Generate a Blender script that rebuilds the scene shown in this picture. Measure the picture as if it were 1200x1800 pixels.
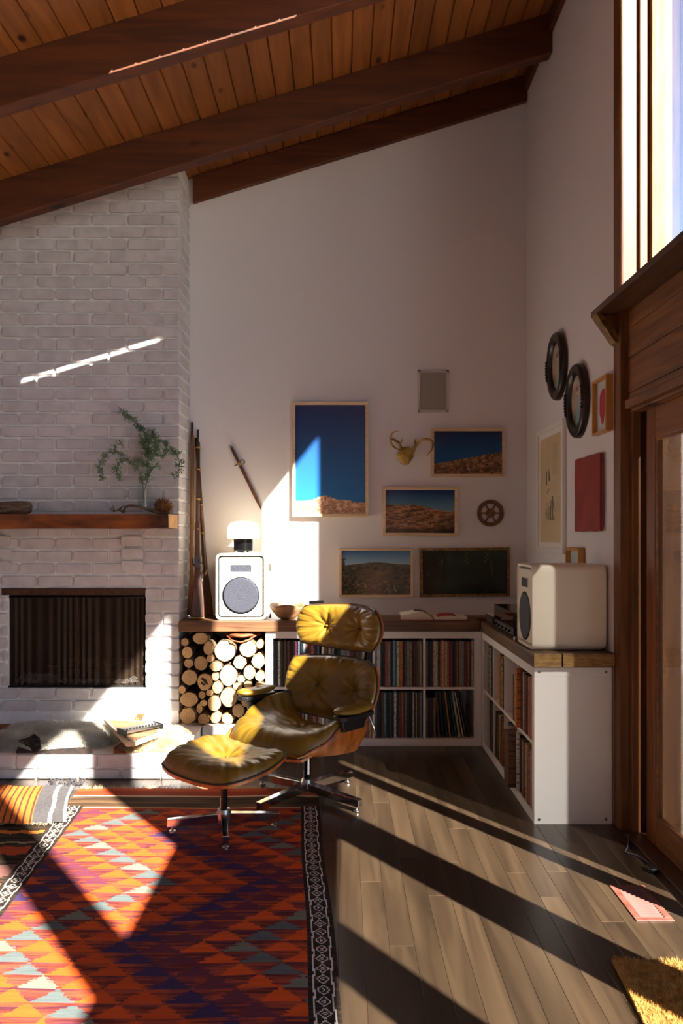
import bpy, math, random
import numpy as np
from mathutils import Vector, Matrix, Quaternion

R = math.radians
scene = bpy.context.scene
for o in list(bpy.data.objects):
    bpy.data.objects.remove(o, do_unlink=True)

# ------------------------------------------------------------------ camera
CAM_H = 1.45; F = 1400.0; CX = 600.0; HY = 941.0      # focal length / horizon in the 1200x1800 frame
cd = bpy.data.cameras.new('camera'); cam = bpy.data.objects.new('camera', cd)
scene.collection.objects.link(cam); scene.camera = cam
cam.location = (0, 0, CAM_H); cam.rotation_euler = (R(90), 0, 0)
cd.sensor_fit = 'VERTICAL'; cd.sensor_height = 36.0; cd.lens = 36.0 * F / 1800.0
cd.shift_y = (HY - 900.0) / 1800.0
cd.clip_start = 0.05; cd.clip_end = 300

# ------------------------------------------------------------------ sky, sun, exposure
SUN = Vector((-0.70, 1.0, -0.882)).normalized()
world = bpy.data.worlds.new('world'); scene.world = world; world.use_nodes = True
wn = world.node_tree.nodes; wl = world.node_tree.links
bgn = wn['Background']; sky = wn.new('ShaderNodeTexSky')
sky.sky_type = 'NISHITA'; sky.sun_disc = False; sky.sun_elevation = R(36); sky.sun_rotation = R(145)
sky.altitude = 300; sky.air_density = 1.0; sky.dust_density = 0.0; sky.ozone_density = 3.0
wl.new(sky.outputs[0], bgn.inputs[0]); bgn.inputs[1].default_value = 0.15
sd = bpy.data.lights.new('sun_offscreen', 'SUN'); sun = bpy.data.objects.new('sun_offscreen', sd); scene.collection.objects.link(sun)
sd.energy = 17.0; sd.angle = R(0.55); sd.color = (1.0, 0.94, 0.84)
sun.rotation_euler = SUN.to_track_quat('-Z', 'Y').to_euler(); sun.location = (4, -4, 6)
vs = scene.view_settings
vs.view_transform = 'Standard'; vs.look = 'None'; vs.gamma = 1.0; vs.exposure = 1.30; vs.use_curve_mapping = False

# ------------------------------------------------------------------ helpers
random.seed(7); np.random.seed(7)
C = scene.collection
def lin(c):
    return tuple(((x / 255) / 12.92 if x / 255 <= 0.04045 else ((x / 255 + 0.055) / 1.055) ** 2.4) for x in c)
def px(x, y, Y):
    """pixel + depth -> world X, Z"""
    return (x - CX) * Y / F, CAM_H + (HY - y) * Y / F
def fl(x, y, z=0.0):
    """pixel on a horizontal plane -> world X, Y"""
    Y = F * (CAM_H - z) / (y - HY); return (x - CX) * Y / F, Y

class MB:
    def __init__(s): s.v = []; s.f = []
    def add(s, vs_, fs):
        b = len(s.v); s.v += [tuple(p) for p in vs_]; s.f += [tuple(i + b for i in q) for q in fs]; return s
    def box(s, x0, x1, y0, y1, z0, z1):
        return s.add([(x0,y0,z0),(x1,y0,z0),(x1,y1,z0),(x0,y1,z0),(x0,y0,z1),(x1,y0,z1),(x1,y1,z1),(x0,y1,z1)],
                     [(0,3,2,1),(4,5,6,7),(0,1,5,4),(1,2,6,5),(2,3,7,6),(3,0,4,7)])
    def prism(s, poly, a, b, axis='z'):
        n = len(poly)
        m = {'z': lambda p, h: (p[0], p[1], h), 'y': lambda p, h: (p[0], h, p[1]), 'x': lambda p, h: (h, p[0], p[1])}[axis]
        vv = [m(p, a) for p in poly] + [m(p, b) for p in poly]
        ff = [tuple(range(n))[::-1], tuple(range(n, 2 * n))] + [(i, (i + 1) % n, n + (i + 1) % n, n + i) for i in range(n)]
        if axis == 'y': ff = [q[::-1] for q in ff]
        return s.add(vv, ff)
    def tube(s, pts, r, n=8, cap=True, sx=1.0, closed=False):
        pts = [Vector(p) for p in pts]; m = len(pts)
        rr = r if isinstance(r, (list, tuple)) else [r] * m
        vv = []; up = None
        for i, p in enumerate(pts):
            if closed: t = pts[(i + 1) % m] - pts[i - 1]
            else: t = pts[min(i + 1, m - 1)] - pts[max(i - 1, 0)]
            t = t.normalized() if t.length > 1e-9 else Vector((0, 0, 1))
            if up is None:
                up = Vector((0, 0, 1)) if abs(t.z) < 0.9 else Vector((0, 1, 0))
            a = up - t * up.dot(t)
            if a.length < 1e-6: a = t.orthogonal()
            a.normalize(); b = t.cross(a); up = a
            for k in range(n):
                q = 2 * math.pi * k / n
                vv.append(p + (a * math.cos(q) + b * math.sin(q) * sx) * rr[i])
        ff = []
        for i in range(m if closed else m - 1):
            j = (i + 1) % m
            for k in range(n):
                ff.append((i*n+k, i*n+(k+1)%n, j*n+(k+1)%n, j*n+k))
        if cap and not closed:
            ff.append(tuple(range(n))[::-1]); ff.append(tuple((m-1)*n+k for k in range(n)))
        return s.add(vv, ff)
    def lathe(s, prof, n=24, c=(0,0,0), axis='z'):
        vv = []
        for r, z in prof:
            for k in range(n):
                q = 2*math.pi*k/n; x, y = r*math.cos(q), r*math.sin(q)
                p = (x, y, z) if axis == 'z' else ((x, -z, y) if axis == 'y' else (-z, x, y))
                vv.append((p[0]+c[0], p[1]+c[1], p[2]+c[2]))
        ff = []
        for i in range(len(prof)-1):
            for k in range(n):
                ff.append((i*n+k, i*n+(k+1)%n, (i+1)*n+(k+1)%n, (i+1)*n+k))
        if prof[0][0] > 1e-4: ff.append(tuple(range(n))[::-1])
        if prof[-1][0] > 1e-4: ff.append(tuple((len(prof)-1)*n+k for k in range(n)))
        return s.add(vv, ff)
    def sphere(s, c, r, nu=12, nv=8):
        rx, ry, rz = (r, r, r) if not isinstance(r, (tuple, list)) else r
        vv = []
        for i in range(nv+1):
            th = math.pi*i/nv
            for k in range(nu):
                ph = 2*math.pi*k/nu
                vv.append((c[0]+rx*math.sin(th)*math.cos(ph), c[1]+ry*math.sin(th)*math.sin(ph), c[2]+rz*math.cos(th)))
        ff = [(i*nu+k, (i+1)*nu+k, (i+1)*nu+(k+1)%nu, i*nu+(k+1)%nu) for i in range(nv) for k in range(nu)]
        return s.add(vv, ff)
    def grid(s, nu, nv, fn, flip=False):
        vv = [fn(i/nu, j/nv) for j in range(nv+1) for i in range(nu+1)]
        w = nu+1
        ff = [(j*w+i, j*w+i+1, (j+1)*w+i+1, (j+1)*w+i) for j in range(nv) for i in range(nu)]
        if flip: ff = [q[::-1] for q in ff]
        return s.add(vv, ff)
    def mesh(s, name, smooth=False):
        me = bpy.data.meshes.new(name); me.from_pydata(s.v, [], s.f); me.validate()
        if smooth:
            me.polygons.foreach_set('use_smooth', [True]*len(me.polygons))
        me.update(); return me
    def build(s, name, mat, parent=None, smooth=False, bevel=0, seg=2, auto=False):
        return ob(name, s.mesh(name, smooth or auto), mat, parent, bevel, seg, auto)

def ob(name, me, mat, parent=None, bevel=0, seg=2, auto=False):
    o = bpy.data.objects.new(name, me); C.objects.link(o)
    if mat is not None:
        me.materials.clear()
        me.materials.append(mat)
    if parent is not None: o.parent = parent
    if auto:
        for e in me.edges: pass
        me.set_sharp_from_angle(angle=R(38))
    if bevel:
        b = o.modifiers.new('bevel', 'BEVEL'); b.width = bevel; b.segments = seg; b.limit_method = 'ANGLE'; b.angle_limit = R(40)
    return o
def tag(o, label=None, cat=None, group=None, kind=None):
    if label: o['label'] = label
    if cat: o['category'] = cat
    if group: o['group'] = group
    if kind: o['kind'] = kind
    return o
def thing(name, label, cat, loc=(0,0,0), rz=0.0, group=None, kind=None):
    o = bpy.data.objects.new(name, None); C.objects.link(o); o.empty_display_size = 0.05
    o.location = loc; o.rotation_euler = (0, 0, rz)
    return tag(o, label, cat, group, kind)
def inst(name, me, mat, loc, parent=None, rot=(0,0,0), scale=(1,1,1)):
    o = bpy.data.objects.new(name, me); C.objects.link(o)
    if mat is not None and not me.materials: me.materials.append(mat)
    o.location = loc; o.rotation_euler = rot; o.scale = scale
    if parent is not None: o.parent = parent
    return o

# ------------------------------------------------------------------ materials
def newmat(name):
    m = bpy.data.materials.new(name); m.use_nodes = True
    nt = m.node_tree; return m, nt.nodes, nt.links, nt.nodes['Principled BSDF']
def bumpify(n, l, b, scale, strength, dist=0.002, detail=4, coord='Object', stretch=None):
    tc = n.new('ShaderNodeTexCoord'); no = n.new('ShaderNodeTexNoise'); bp = n.new('ShaderNodeBump')
    no.inputs['Scale'].default_value = scale; no.inputs['Detail'].default_value = detail
    src = tc.outputs[coord]
    if stretch:
        mp = n.new('ShaderNodeMapping'); mp.inputs['Scale'].default_value = stretch; l.new(src, mp.inputs[0]); src = mp.outputs[0]
    l.new(src, no.inputs['Vector']); l.new(no.outputs['Fac'], bp.inputs['Height'])
    bp.inputs['Strength'].default_value = strength; bp.inputs['Distance'].default_value = dist
    l.new(bp.outputs[0], b.inputs['Normal'])
def plain(name, col, rough=0.5, metal=0.0, bump=None, spec=0.5, coat=0.0):
    m, n, l, b = newmat(name)
    b.inputs['Base Color'].default_value = (*lin(col), 1); b.inputs['Roughness'].default_value = rough
    b.inputs['Metallic'].default_value = metal; b.inputs['Specular IOR Level'].default_value = spec
    b.inputs['Coat Weight'].default_value = coat
    if bump: bumpify(n, l, b, *bump)
    return m
def mottled(name, c1, c2, scale=6, rough=0.6, bump=None, detail=5, lo=0.35, hi=0.65, stretch=None, metal=0.0, rnd=0.0, spec=0.5):
    m, n, l, b = newmat(name)
    tc = n.new('ShaderNodeTexCoord'); no = n.new('ShaderNodeTexNoise'); cr = n.new('ShaderNodeValToRGB')
    no.inputs['Scale'].default_value = scale; no.inputs['Detail'].default_value = detail
    src = tc.outputs['Object']
    if rnd:
        oi = n.new('ShaderNodeObjectInfo'); va = n.new('ShaderNodeVectorMath'); va.operation = 'ADD'
        mu = n.new('ShaderNodeMath'); mu.operation = 'MULTIPLY'; mu.inputs[1].default_value = 37.0
        l.new(oi.outputs['Random'], mu.inputs[0]); l.new(src, va.inputs[0]); l.new(mu.outputs[0], va.inputs[1]); src = va.outputs[0]
    if stretch:
        mp = n.new('ShaderNodeMapping'); mp.inputs['Scale'].default_value = stretch; l.new(src, mp.inputs[0]); src = mp.outputs[0]
    l.new(src, no.inputs['Vector']); l.new(no.outputs['Fac'], cr.inputs[0])
    cr.color_ramp.elements[0].position = lo; cr.color_ramp.elements[0].color = (*lin(c1), 1)
    cr.color_ramp.elements[1].position = hi; cr.color_ramp.elements[1].color = (*lin(c2), 1)
    out = cr.outputs[0]
    if rnd:
        hs = n.new('ShaderNodeHueSaturation'); mr = n.new('ShaderNodeMapRange')
        mr.inputs[3].default_value = 1 - rnd; mr.inputs[4].default_value = 1 + rnd
        l.new(oi.outputs['Random'], mr.inputs[0]); l.new(mr.outputs[0], hs.inputs['Value']); l.new(out, hs.inputs['Color']); out = hs.outputs[0]
    l.new(out, b.inputs['Base Color'])
    b.inputs['Roughness'].default_value = rough; b.inputs['Metallic'].default_value = metal; b.inputs['Specular IOR Level'].default_value = spec
    if bump: bumpify(n, l, b, *bump)
    return m
def wood(name, dark, light, axis='x', scale=3.0, rough=0.45, knots=0.0, rnd=0.12, bump=0.15, ratio=14.0, spec=0.5):
    """long-grained timber; grain runs along the object's own axis"""
    m, n, l, b = newmat(name)
    tc = n.new('ShaderNodeTexCoord'); oi = n.new('ShaderNodeObjectInfo')
    mu = n.new('ShaderNodeMath'); mu.operation = 'MULTIPLY'; mu.inputs[1].default_value = 53.0; l.new(oi.outputs['Random'], mu.inputs[0])
    va = n.new('ShaderNodeVectorMath'); va.operation = 'ADD'; l.new(tc.outputs['Object'], va.inputs[0]); l.new(mu.outputs[0], va.inputs[1])
    mp = n.new('ShaderNodeMapping'); sc = [ratio, ratio, ratio]; sc['xyz'.index(axis)] = 1.0; mp.inputs['Scale'].default_value = sc
    l.new(va.outputs[0], mp.inputs[0])
    n1 = n.new('ShaderNodeTexNoise'); n1.inputs['Scale'].default_value = scale; n1.inputs['Detail'].default_value = 6; n1.inputs['Distortion'].default_value = 0.6
    l.new(mp.outputs[0], n1.inputs['Vector'])
    cr = n.new('ShaderNodeValToRGB'); l.new(n1.outputs['Fac'], cr.inputs[0])
    cr.color_ramp.elements[0].position = 0.33; cr.color_ramp.elements[0].color = (*lin(dark), 1)
    cr.color_ramp.elements[1].position = 0.68; cr.color_ramp.elements[1].color = (*lin(light), 1)
    out = cr.outputs[0]
    if knots:
        vo = n.new('ShaderNodeTexVoronoi'); vo.inputs['Scale'].default_value = knots
        m2 = n.new('ShaderNodeMapping'); s2 = [1.0, 1.0, 1.0]; s2['xyz'.index(axis)] = 0.55; m2.inputs['Scale'].default_value = s2
        l.new(va.outputs[0], m2.inputs[0]); l.new(m2.outputs[0], vo.inputs['Vector'])
        k = n.new('ShaderNodeValToRGB'); l.new(vo.outputs['Distance'], k.inputs[0])
        k.color_ramp.elements[0].position = 0.055; k.color_ramp.elements[0].color = (0.16, 0.10, 0.07, 1)
        k.color_ramp.elements[1].position = 0.12; k.color_ramp.elements[1].color = (1, 1, 1, 1)
        mx = n.new('ShaderNodeMixRGB'); mx.blend_type = 'MULTIPLY'; mx.inputs[0].default_value = 1.0
        l.new(out, mx.inputs[1]); l.new(k.outputs[0], mx.inputs[2]); out = mx.outputs[0]
    hs = n.new('ShaderNodeHueSaturation'); mr = n.new('ShaderNodeMapRange'); mr.inputs[3].default_value = 1 - rnd; mr.inputs[4].default_value = 1 + rnd
    l.new(oi.outputs['Random'], mr.inputs[0]); l.new(mr.outputs[0], hs.inputs['Value']); l.new(out, hs.inputs['Color'])
    l.new(hs.outputs[0], b.inputs['Base Color']); b.inputs['Roughness'].default_value = rough; b.inputs['Specular IOR Level'].default_value = spec
    if bump:
        bp = n.new('ShaderNodeBump'); bp.inputs['Strength'].default_value = bump; bp.inputs['Distance'].default_value = 0.002
        l.new(n1.outputs['Fac'], bp.inputs['Height']); l.new(bp.outputs[0], b.inputs['Normal'])
    return m
def glass(name, tint=(1,1,1), ior=1.5):
    """thin pane: mirror reflection by Fresnel over straight transmission"""
    m, n, l, b = newmat(name); n.remove(b)
    out = n['Material Output']; tr = n.new('ShaderNodeBsdfTransparent'); gl = n.new('ShaderNodeBsdfGlossy'); mx = n.new('ShaderNodeMixShader')
    tr.inputs[0].default_value = (*tint, 1); gl.inputs['Roughness'].default_value = 0.0
    lw = n.new('ShaderNodeLayerWeight'); lw.inputs[0].default_value = 0.5      # Schlick: r0 + (1-r0)(1-cos)^5
    pw = n.new('ShaderNodeMath'); pw.operation = 'POWER'; pw.inputs[1].default_value = 5.0; l.new(lw.outputs['Facing'], pw.inputs[0])
    ma = n.new('ShaderNodeMath'); ma.operation = 'MULTIPLY_ADD'; ma.inputs[1].default_value = 0.96; ma.inputs[2].default_value = 0.04; l.new(pw.outputs[0], ma.inputs[0])
    l.new(ma.outputs[0], mx.inputs[0]); l.new(tr.outputs[0], mx.inputs[1]); l.new(gl.outputs[0], mx.inputs[2]); l.new(mx.outputs[0], out.inputs[0])
    return m
def seethrough(name, col, alpha, rough=0.6):
    m, n, l, b = newmat(name); b.inputs['Base Color'].default_value = (*lin(col), 1); b.inputs['Roughness'].default_value = rough
    b.inputs['Alpha'].default_value = alpha; return m
def painted(name, rough=0.5, coat=0.0, spec=0.5, bump=None):
    """colour from the mesh's own colour attribute (weave, print)"""
    m, n, l, b = newmat(name); at = n.new('ShaderNodeAttribute'); at.attribute_name = 'Col'
    l.new(at.outputs['Color'], b.inputs['Base Color']); b.inputs['Roughness'].default_value = rough; b.inputs['Coat Weight'].default_value = coat
    b.inputs['Coat Roughness'].default_value = 0.03; b.inputs['Specular IOR Level'].default_value = spec
    if bump: bumpify(n, l, b, *bump)
    return m

M = {}
M['wall'] = plain('wall_plaster', (224, 220, 220), 0.85, bump=(60, 0.12, 0.002))
M['brick'] = mottled('painted_brick', (196, 190, 190), (214, 209, 208), 9, 0.7, bump=(45, 0.35, 0.004), rnd=0.03)
M['mortar'] = mottled('painted_mortar', (232, 230, 228), (244, 242, 240), 20, 0.8, bump=(70, 0.6, 0.004))
M['ceil'] = wood('ceiling_plank', (120, 70, 28), (154, 94, 42), 'y', 1.6, 0.6, knots=5.0, rnd=0.20, ratio=9)
M['beam'] = wood('beam_wood', (72, 34, 13), (102, 52, 22), 'x', 1.5, 0.65, knots=3.0, rnd=0.05)
M['trim'] = wood('trim_wood', (96, 56, 24), (136, 86, 40), 'z', 2.2, 0.5, rnd=0.08)
M['trimy'] = wood('header_wood', (104, 64, 28), (150, 98, 50), 'y', 2.2, 0.5, knots=2.6, rnd=0.08)
M['trimdk'] = M['trim']
M['shelfy'] = wood('sill_wood', (66, 40, 24), (96, 62, 36), 'y', 2.2, 0.5, rnd=0.05)
M['rough'] = wood('rough_sawn_wood', (122, 86, 54), (164, 122, 84), 'z', 4, 0.7, bump=0.6)
M['door'] = wood('door_wood', (110, 60, 26), (152, 92, 42), 'z', 2.2, 0.38, rnd=0.05)
M['doory'] = wood('door_rail_wood', (108, 62, 26), (156, 100, 46), 'y', 2.2, 0.38, rnd=0.05)
M['floor'] = wood('floor_wood', (46, 35, 25), (70, 55, 40), 'y', 1.6, 0.30, rnd=0.22, ratio=8, bump=0.08)
M['floorbase'] = plain('subfloor', (58, 45, 33), 0.8)
M['glass'] = glass('window_glass', (0.95, 0.96, 0.97))
M['dglass'] = glass('door_glass', (0.92, 0.93, 0.94))
M['screen'] = seethrough('insect_screen', (70, 66, 70), 0.72, 0.8)
M['white'] = plain('white_laminate', (232, 228, 222), 0.38)
M['whitein'] = M['white']
M['worktop'] = wood('worktop_wood', (70, 44, 28), (124, 86, 56), 'x', 2.4, 0.5, rnd=0.05)
M['worktopy'] = wood('worktop_wood_side', (64, 44, 26), (112, 82, 50), 'y', 2.4, 0.5, rnd=0.05)
M['endgrain'] = mottled('timber_end_grain', (116, 84, 40), (160, 124, 66), 18, 0.6, stretch=(1, 1, 4))
M['screw'] = plain('steel_screw', (120, 118, 116), 0.35, 0.9)
M['mantel'] = wood('mantel_wood', (56, 24, 8), (164, 90, 34), 'x', 3.2, 0.38, knots=2.4, rnd=0.02, ratio=3.2)
M['mantelend'] = mottled('mantel_end_grain', (190, 140, 82), (220, 176, 116), 12, 0.6)
M['rust'] = mottled('rusty_steel', (62, 38, 24), (92, 60, 38), 30, 0.7, metal=0.3)
M['soot'] = mottled('soot', (14, 11, 9), (34, 28, 24), 8, 0.95)
M['ash'] = mottled('ash', (96, 90, 84), (172, 166, 160), 30, 0.95, bump=(60, 1.0, 0.01))
M['char'] = mottled('charred_log', (22, 18, 15), (74, 52, 36), 12, 0.9, bump=(20, 0.8, 0.01))
M['leather'] = mottled('olive_leather', (112, 84, 22), (136, 104, 30), 5, 0.36, bump=(220, 0.18, 0.0008), rnd=0.0)
M['leatherbtn'] = plain('button_leather', (104, 74, 18), 0.45)
M['piping'] = plain('dark_piping', (58, 34, 16), 0.5)
M['ply'] = wood('walnut_ply', (142, 70, 24), (202, 118, 50), 'z', 3.0, 0.3, rnd=0.02, ratio=6)
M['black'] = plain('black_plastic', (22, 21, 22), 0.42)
M['chrome'] = plain('chrome', (196, 198, 204), 0.12, 1.0)
M['steel'] = plain('brushed_steel', (170, 168, 166), 0.28, 1.0)
M['blacksteel'] = plain('black_steel', (26, 25, 27), 0.25, 0.6)
M['speaker'] = plain('cream_enamel', (234, 226, 206), 0.3)
M['grille'] = mottled('speaker_grille', (38, 40, 48), (64, 66, 78), 160, 0.8)
M['cone'] = plain('dark_cone', (46, 30, 30), 0.6)
M['opal'] = None
m, n, l, b = newmat('lit_opal_glass'); b.inputs['Base Color'].default_value = (1, 0.95, 0.86, 1); b.inputs['Emission Color'].default_value = (1, 0.80, 0.52, 1); b.inputs['Emission Strength'].default_value = 3.2; M['opal'] = m
M['clear'] = glass('clear_glass', (0.96, 0.98, 0.97), 1.45)
M['smoke'] = glass('smoked_acrylic', (0.42, 0.38, 0.36), 1.45)
M['pine'] = wood('pale_frame_wood', (206, 174, 134), (228, 202, 166), 'x', 4, 0.5, rnd=0.05)
M['oak'] = wood('oak_frame_wood', (176, 122, 54), (208, 156, 84), 'z', 4, 0.45, rnd=0.05)
M['gilt'] = mottled('gilt_frame', (88, 62, 26), (150, 112, 52), 40, 0.45, metal=0.3)
M['ovalf'] = mottled('carved_black_wood', (20, 13, 10), (40, 26, 18), 30, 0.28, bump=(60, 0.4, 0.002))
M['print'] = painted('glazed_print', 0.6, 0.55, 0.25)
M['matte'] = painted('matte_print', 0.7, 0.0)
M['weave'] = painted('woven_wool', 0.95, 0.0, 0.1, bump=(260, 0.5, 0.003))
M['mount'] = plain('mount_board', (226, 220, 214), 0.8)
M['red'] = mottled('red_canvas', (132, 34, 24), (152, 44, 30), 6, 0.75, bump=(300, 0.3, 0.001))
M['canvas'] = plain('raw_canvas_edge', (170, 150, 126), 0.9)
M['gear'] = mottled('brown_cast_iron', (84, 52, 28), (122, 80, 46), 30, 0.6)
M['bone'] = mottled('old_bone', (150, 118, 44), (198, 164, 78), 24, 0.55, bump=(60, 0.5, 0.003))
M['antler'] = mottled('antler', (92, 64, 26), (196, 160, 84), 16, 0.5)
M['grillpl'] = plain('grey_speaker_grille', (150, 142, 132), 0.6)
M['grillfr'] = plain('grey_speaker_frame', (188, 182, 172), 0.5)
M['bark'] = mottled('bark', (70, 48, 30), (132, 102, 72), 22, 0.9, bump=(30, 0.8, 0.006), rnd=0.3)
m, n, l, b = newmat('cut_wood')     # rings on a sawn face
tc = n.new('ShaderNodeTexCoord'); oi = n.new('ShaderNodeObjectInfo'); wv = n.new('ShaderNodeTexWave'); wv.wave_type = 'RINGS'; wv.rings_direction = 'Y'
wv.inputs['Scale'].default_value = 26; wv.inputs['Distortion'].default_value = 2.5; wv.inputs['Detail'].default_value = 3
cr = n.new('ShaderNodeValToRGB'); cr.color_ramp.elements[0].color = (*lin((192, 146, 92)), 1); cr.color_ramp.elements[1].color = (*lin((228, 194, 146)), 1)
hs = n.new('ShaderNodeHueSaturation'); mr = n.new('ShaderNodeMapRange'); mr.inputs[3].default_value = 0.72; mr.inputs[4].default_value = 1.12
l.new(tc.outputs['Object'], wv.inputs['Vector']); l.new(wv.outputs['Fac'], cr.inputs[0]); l.new(oi.outputs['Random'], mr.inputs[0]); l.new(mr.outputs[0], hs.inputs['Value']); l.new(cr.outputs[0], hs.inputs['Color']); l.new(hs.outputs[0], b.inputs['Base Color']); b.inputs['Roughness'].default_value = 0.85
M['cut'] = m
M['gunwood'] = wood('gun_stock_wood', (58, 32, 20), (104, 64, 38), 'z', 4, 0.45, rnd=0.1)
M['gunwood2'] = wood('pale_gun_stock_wood', (120, 78, 38), (172, 122, 66), 'z', 4, 0.5, rnd=0.1)
M['gunmetal'] = mottled('aged_gun_metal', (62, 58, 60), (104, 98, 98), 30, 0.45, metal=0.7)
M['brass'] = mottled('dull_brass', (150, 112, 60), (192, 154, 92), 20, 0.45, metal=0.6)
M['blade'] = mottled('brown_scabbard', (78, 44, 26), (112, 68, 40), 14, 0.5)
M['leaf'] = mottled('fern_leaf', (84, 116, 84), (138, 166, 126), 30, 0.7)
M['stem'] = plain('green_stem', (92, 100, 70), 0.7)
M['spike'] = mottled('seed_pod', (96, 58, 24), (164, 108, 54), 20, 0.6)
M['drift'] = mottled('driftwood', (74, 58, 46), (134, 110, 90), 14, 0.8, stretch=(1, 4, 4), bump=(20, 0.6, 0.004))
M['furw'] = mottled('sheepskin', (238, 232, 216), (252, 249, 242), 9, 0.95, spec=0.1)
M['furt'] = mottled('tan_sheepskin', (224, 200, 166), (248, 236, 214), 9, 0.95, spec=0.1)
M['hidew'] = mottled('white_cowhide', (224, 214, 196), (240, 234, 222), 14, 0.9)
M['hideb'] = mottled('black_cowhide', (26, 18, 16), (50, 36, 30), 30, 0.8, bump=(90, 0.8, 0.003))
M['hider'] = mottled('brown_cowhide', (112, 58, 22), (164, 94, 40), 20, 0.8, bump=(90, 0.5, 0.003))
M['harp'] = mottled('pale_harp_wood', (206, 184, 146), (228, 208, 172), 9, 0.45)
M['brownleather'] = mottled('brown_leather', (128, 62, 36), (172, 92, 58), 9, 0.45, bump=(60, 0.4, 0.003))
M['bowl'] = wood('bowl_wood', (128, 92, 60), (184, 144, 100), 'x', 6, 0.55, rnd=0.02, ratio=4)
M['paper'] = plain('paper', (226, 216, 200), 0.85)
M['vent'] = mottled('copper_vent', (104, 58, 48), (134, 80, 66), 20, 0.5)
M['damper'] = plain('grey_vent_damper', (116, 108, 116), 0.5)
M['coir'] = mottled('coir', (150, 112, 56), (196, 152, 82), 40, 0.95, spec=0.1)
M['tar'] = plain('fringe_wool_dark', (58, 54, 58), 0.95)
M['fringe'] = plain('fringe_wool_pale', (196, 168, 128), 0.95)
M['cord'] = plain('pale_cord', (206, 198, 186), 0.6)
M['bluecord'] = plain('grey_blue_cord', (96, 100, 116), 0.6)
M['stone'] = mottled('exterior_paving', (168, 150, 132), (196, 178, 160), 3, 0.9)
M['stucco'] = plain('pale_stucco', (214, 200, 196), 0.9, bump=(40, 0.3, 0.004))
M['blue'] = plain('blue_card', (40, 78, 112), 0.6)
M['redcard'] = plain('red_card', (166, 54, 56), 0.7)

# ------------------------------------------------------------------ room numbers (metres)
YB = 5.88            # back wall
XR = 1.366           # right wall
YC = 5.507           # face of the brick chimney
XC = -1.121          # its right-hand side
SL = 0.305           # roof pitch
def zc(x): return 4.42 + SL * x       # underside of ceiling planks
def zb(x): return 4.163 + SL * x      # underside of the beams

# ---- floor
fo = MB().box(-4.4, 1.62, -3.2, 6.0, -0.06, -0.004).build('floor', M['floorbase']); tag(fo, kind='structure')
fm = MB(); c_ = 0.0012; w_ = 0.0445
fm.add([(-w_,0,-0.012),(w_,0,-0.012),(w_,1,-0.012),(-w_,1,-0.012),(-w_,0,-c_),(w_,0,-c_),(w_,1,-c_),(-w_,1,-c_),(-w_+c_,0.001,0),(w_-c_,0.001,0),(w_-c_,0.999,0),(-w_+c_,0.999,0)],
       [(0,1,5,4),(1,2,6,5),(2,3,7,6),(3,0,4,7),(4,5,9,8),(5,6,10,9),(6,7,11,10),(7,4,8,11),(8,9,10,11)])
plank_me = fm.mesh('floor_plank'); plank_me.materials.append(M['floor'])
x = XR + 0.10; np_ = 0
while x > -2.55:
    y = 0.4 - random.random() * 0.9
    while y < 5.9:
        ln = random.uniform(1.0, 2.1); y1 = min(y + ln, 5.95)
        if y1 - y < 0.25: y1 = 5.95
        inst('floor_plank', plank_me, None, (x, y, 0), fo, scale=(1, y1 - y - 0.0015, 1)); np_ += 1
        y = y1
    x -= 0.0895

# ---- back wall, right wall, far walls of the room
tag(MB().box(-4.4, XR + 0.25, YB, YB + 0.14, -0.06, 5.2).build('wall_back', M['wall']), kind='structure')
tag(MB().box(XR, XR + 0.25, 4.0, YB, -0.06, 4.95).build('wall_right', M['wall']), kind='structure')
tag(MB().box(-4.4, -4.26, -3.2, YB, -0.06, 4.2).build('wall_left', M['wall']), kind='structure')
tag(MB().box(-4.26, XR + 0.25, -3.2, -3.06, -0.06, 5.2).build('wall_behind', M['wall']), kind='structure')

# ---- ceiling: planks over beams, a narrow rooflight slot between two beams
SLOT = (-0.90, 0.04, 3.612, 3.690)
cl = thing('ceiling', None, None, kind='structure')
def slope_box(x0, x1, y0, y1, base, h, fn=zc):
    return MB().add([(x0,y0,fn(x0)+base),(x1,y0,fn(x1)+base),(x1,y1,fn(x1)+base),(x0,y1,fn(x0)+base),
                     (x0,y0,fn(x0)+base+h),(x1,y0,fn(x1)+base+h),(x1,y1,fn(x1)+base+h),(x0,y1,fn(x0)+base+h)],
                    [(0,3,2,1),(4,5,6,7),(0,1,5,4),(1,2,6,5),(2,3,7,6),(3,0,4,7)])
XE = 2.137           # eave
PW = 0.122
def plank_mesh(y0, y1):
    h = PW / 2; e = 0.006
    xs = [-h, -h + e, h - e, h]; zs = [0.014, 0, 0, 0.014]
    vv = []
    for y in (y0, y1):
        vv += [(xx, y, SL * xx + zz) for xx, zz in zip(xs, zs)] + [(h, y, SL * h + 0.03), (-h, y, -SL * h + 0.03)]
    n = 6
    ff = [(0,1,2,3,4,5), (11,10,9,8,7,6)] + [(i, n + i, n + (i + 1) % n, (i + 1) % n) for i in range(n)]
    me = MB().add(vv, ff).mesh('ceiling_plank'); me.materials.append(M['ceil']); return me
pm_full = plank_mesh(-3.2, YB); pm_a = plank_mesh(-3.2, SLOT[2]); pm_b = plank_mesh(SLOT[3], YB)
x = XE - PW / 2
while x > -4.4:
    if SLOT[0] - 0.001 < x < SLOT[1] + 0.001:
        inst('ceiling_plank', pm_a, None, (x, 0, zc(x)), cl); inst('ceiling_plank', pm_b, None, (x, 0, zc(x)), cl)
    else:
        inst('ceiling_plank', pm_full, None, (x, 0, zc(x)), cl)
    x -= PW
deck = MB()
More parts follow.
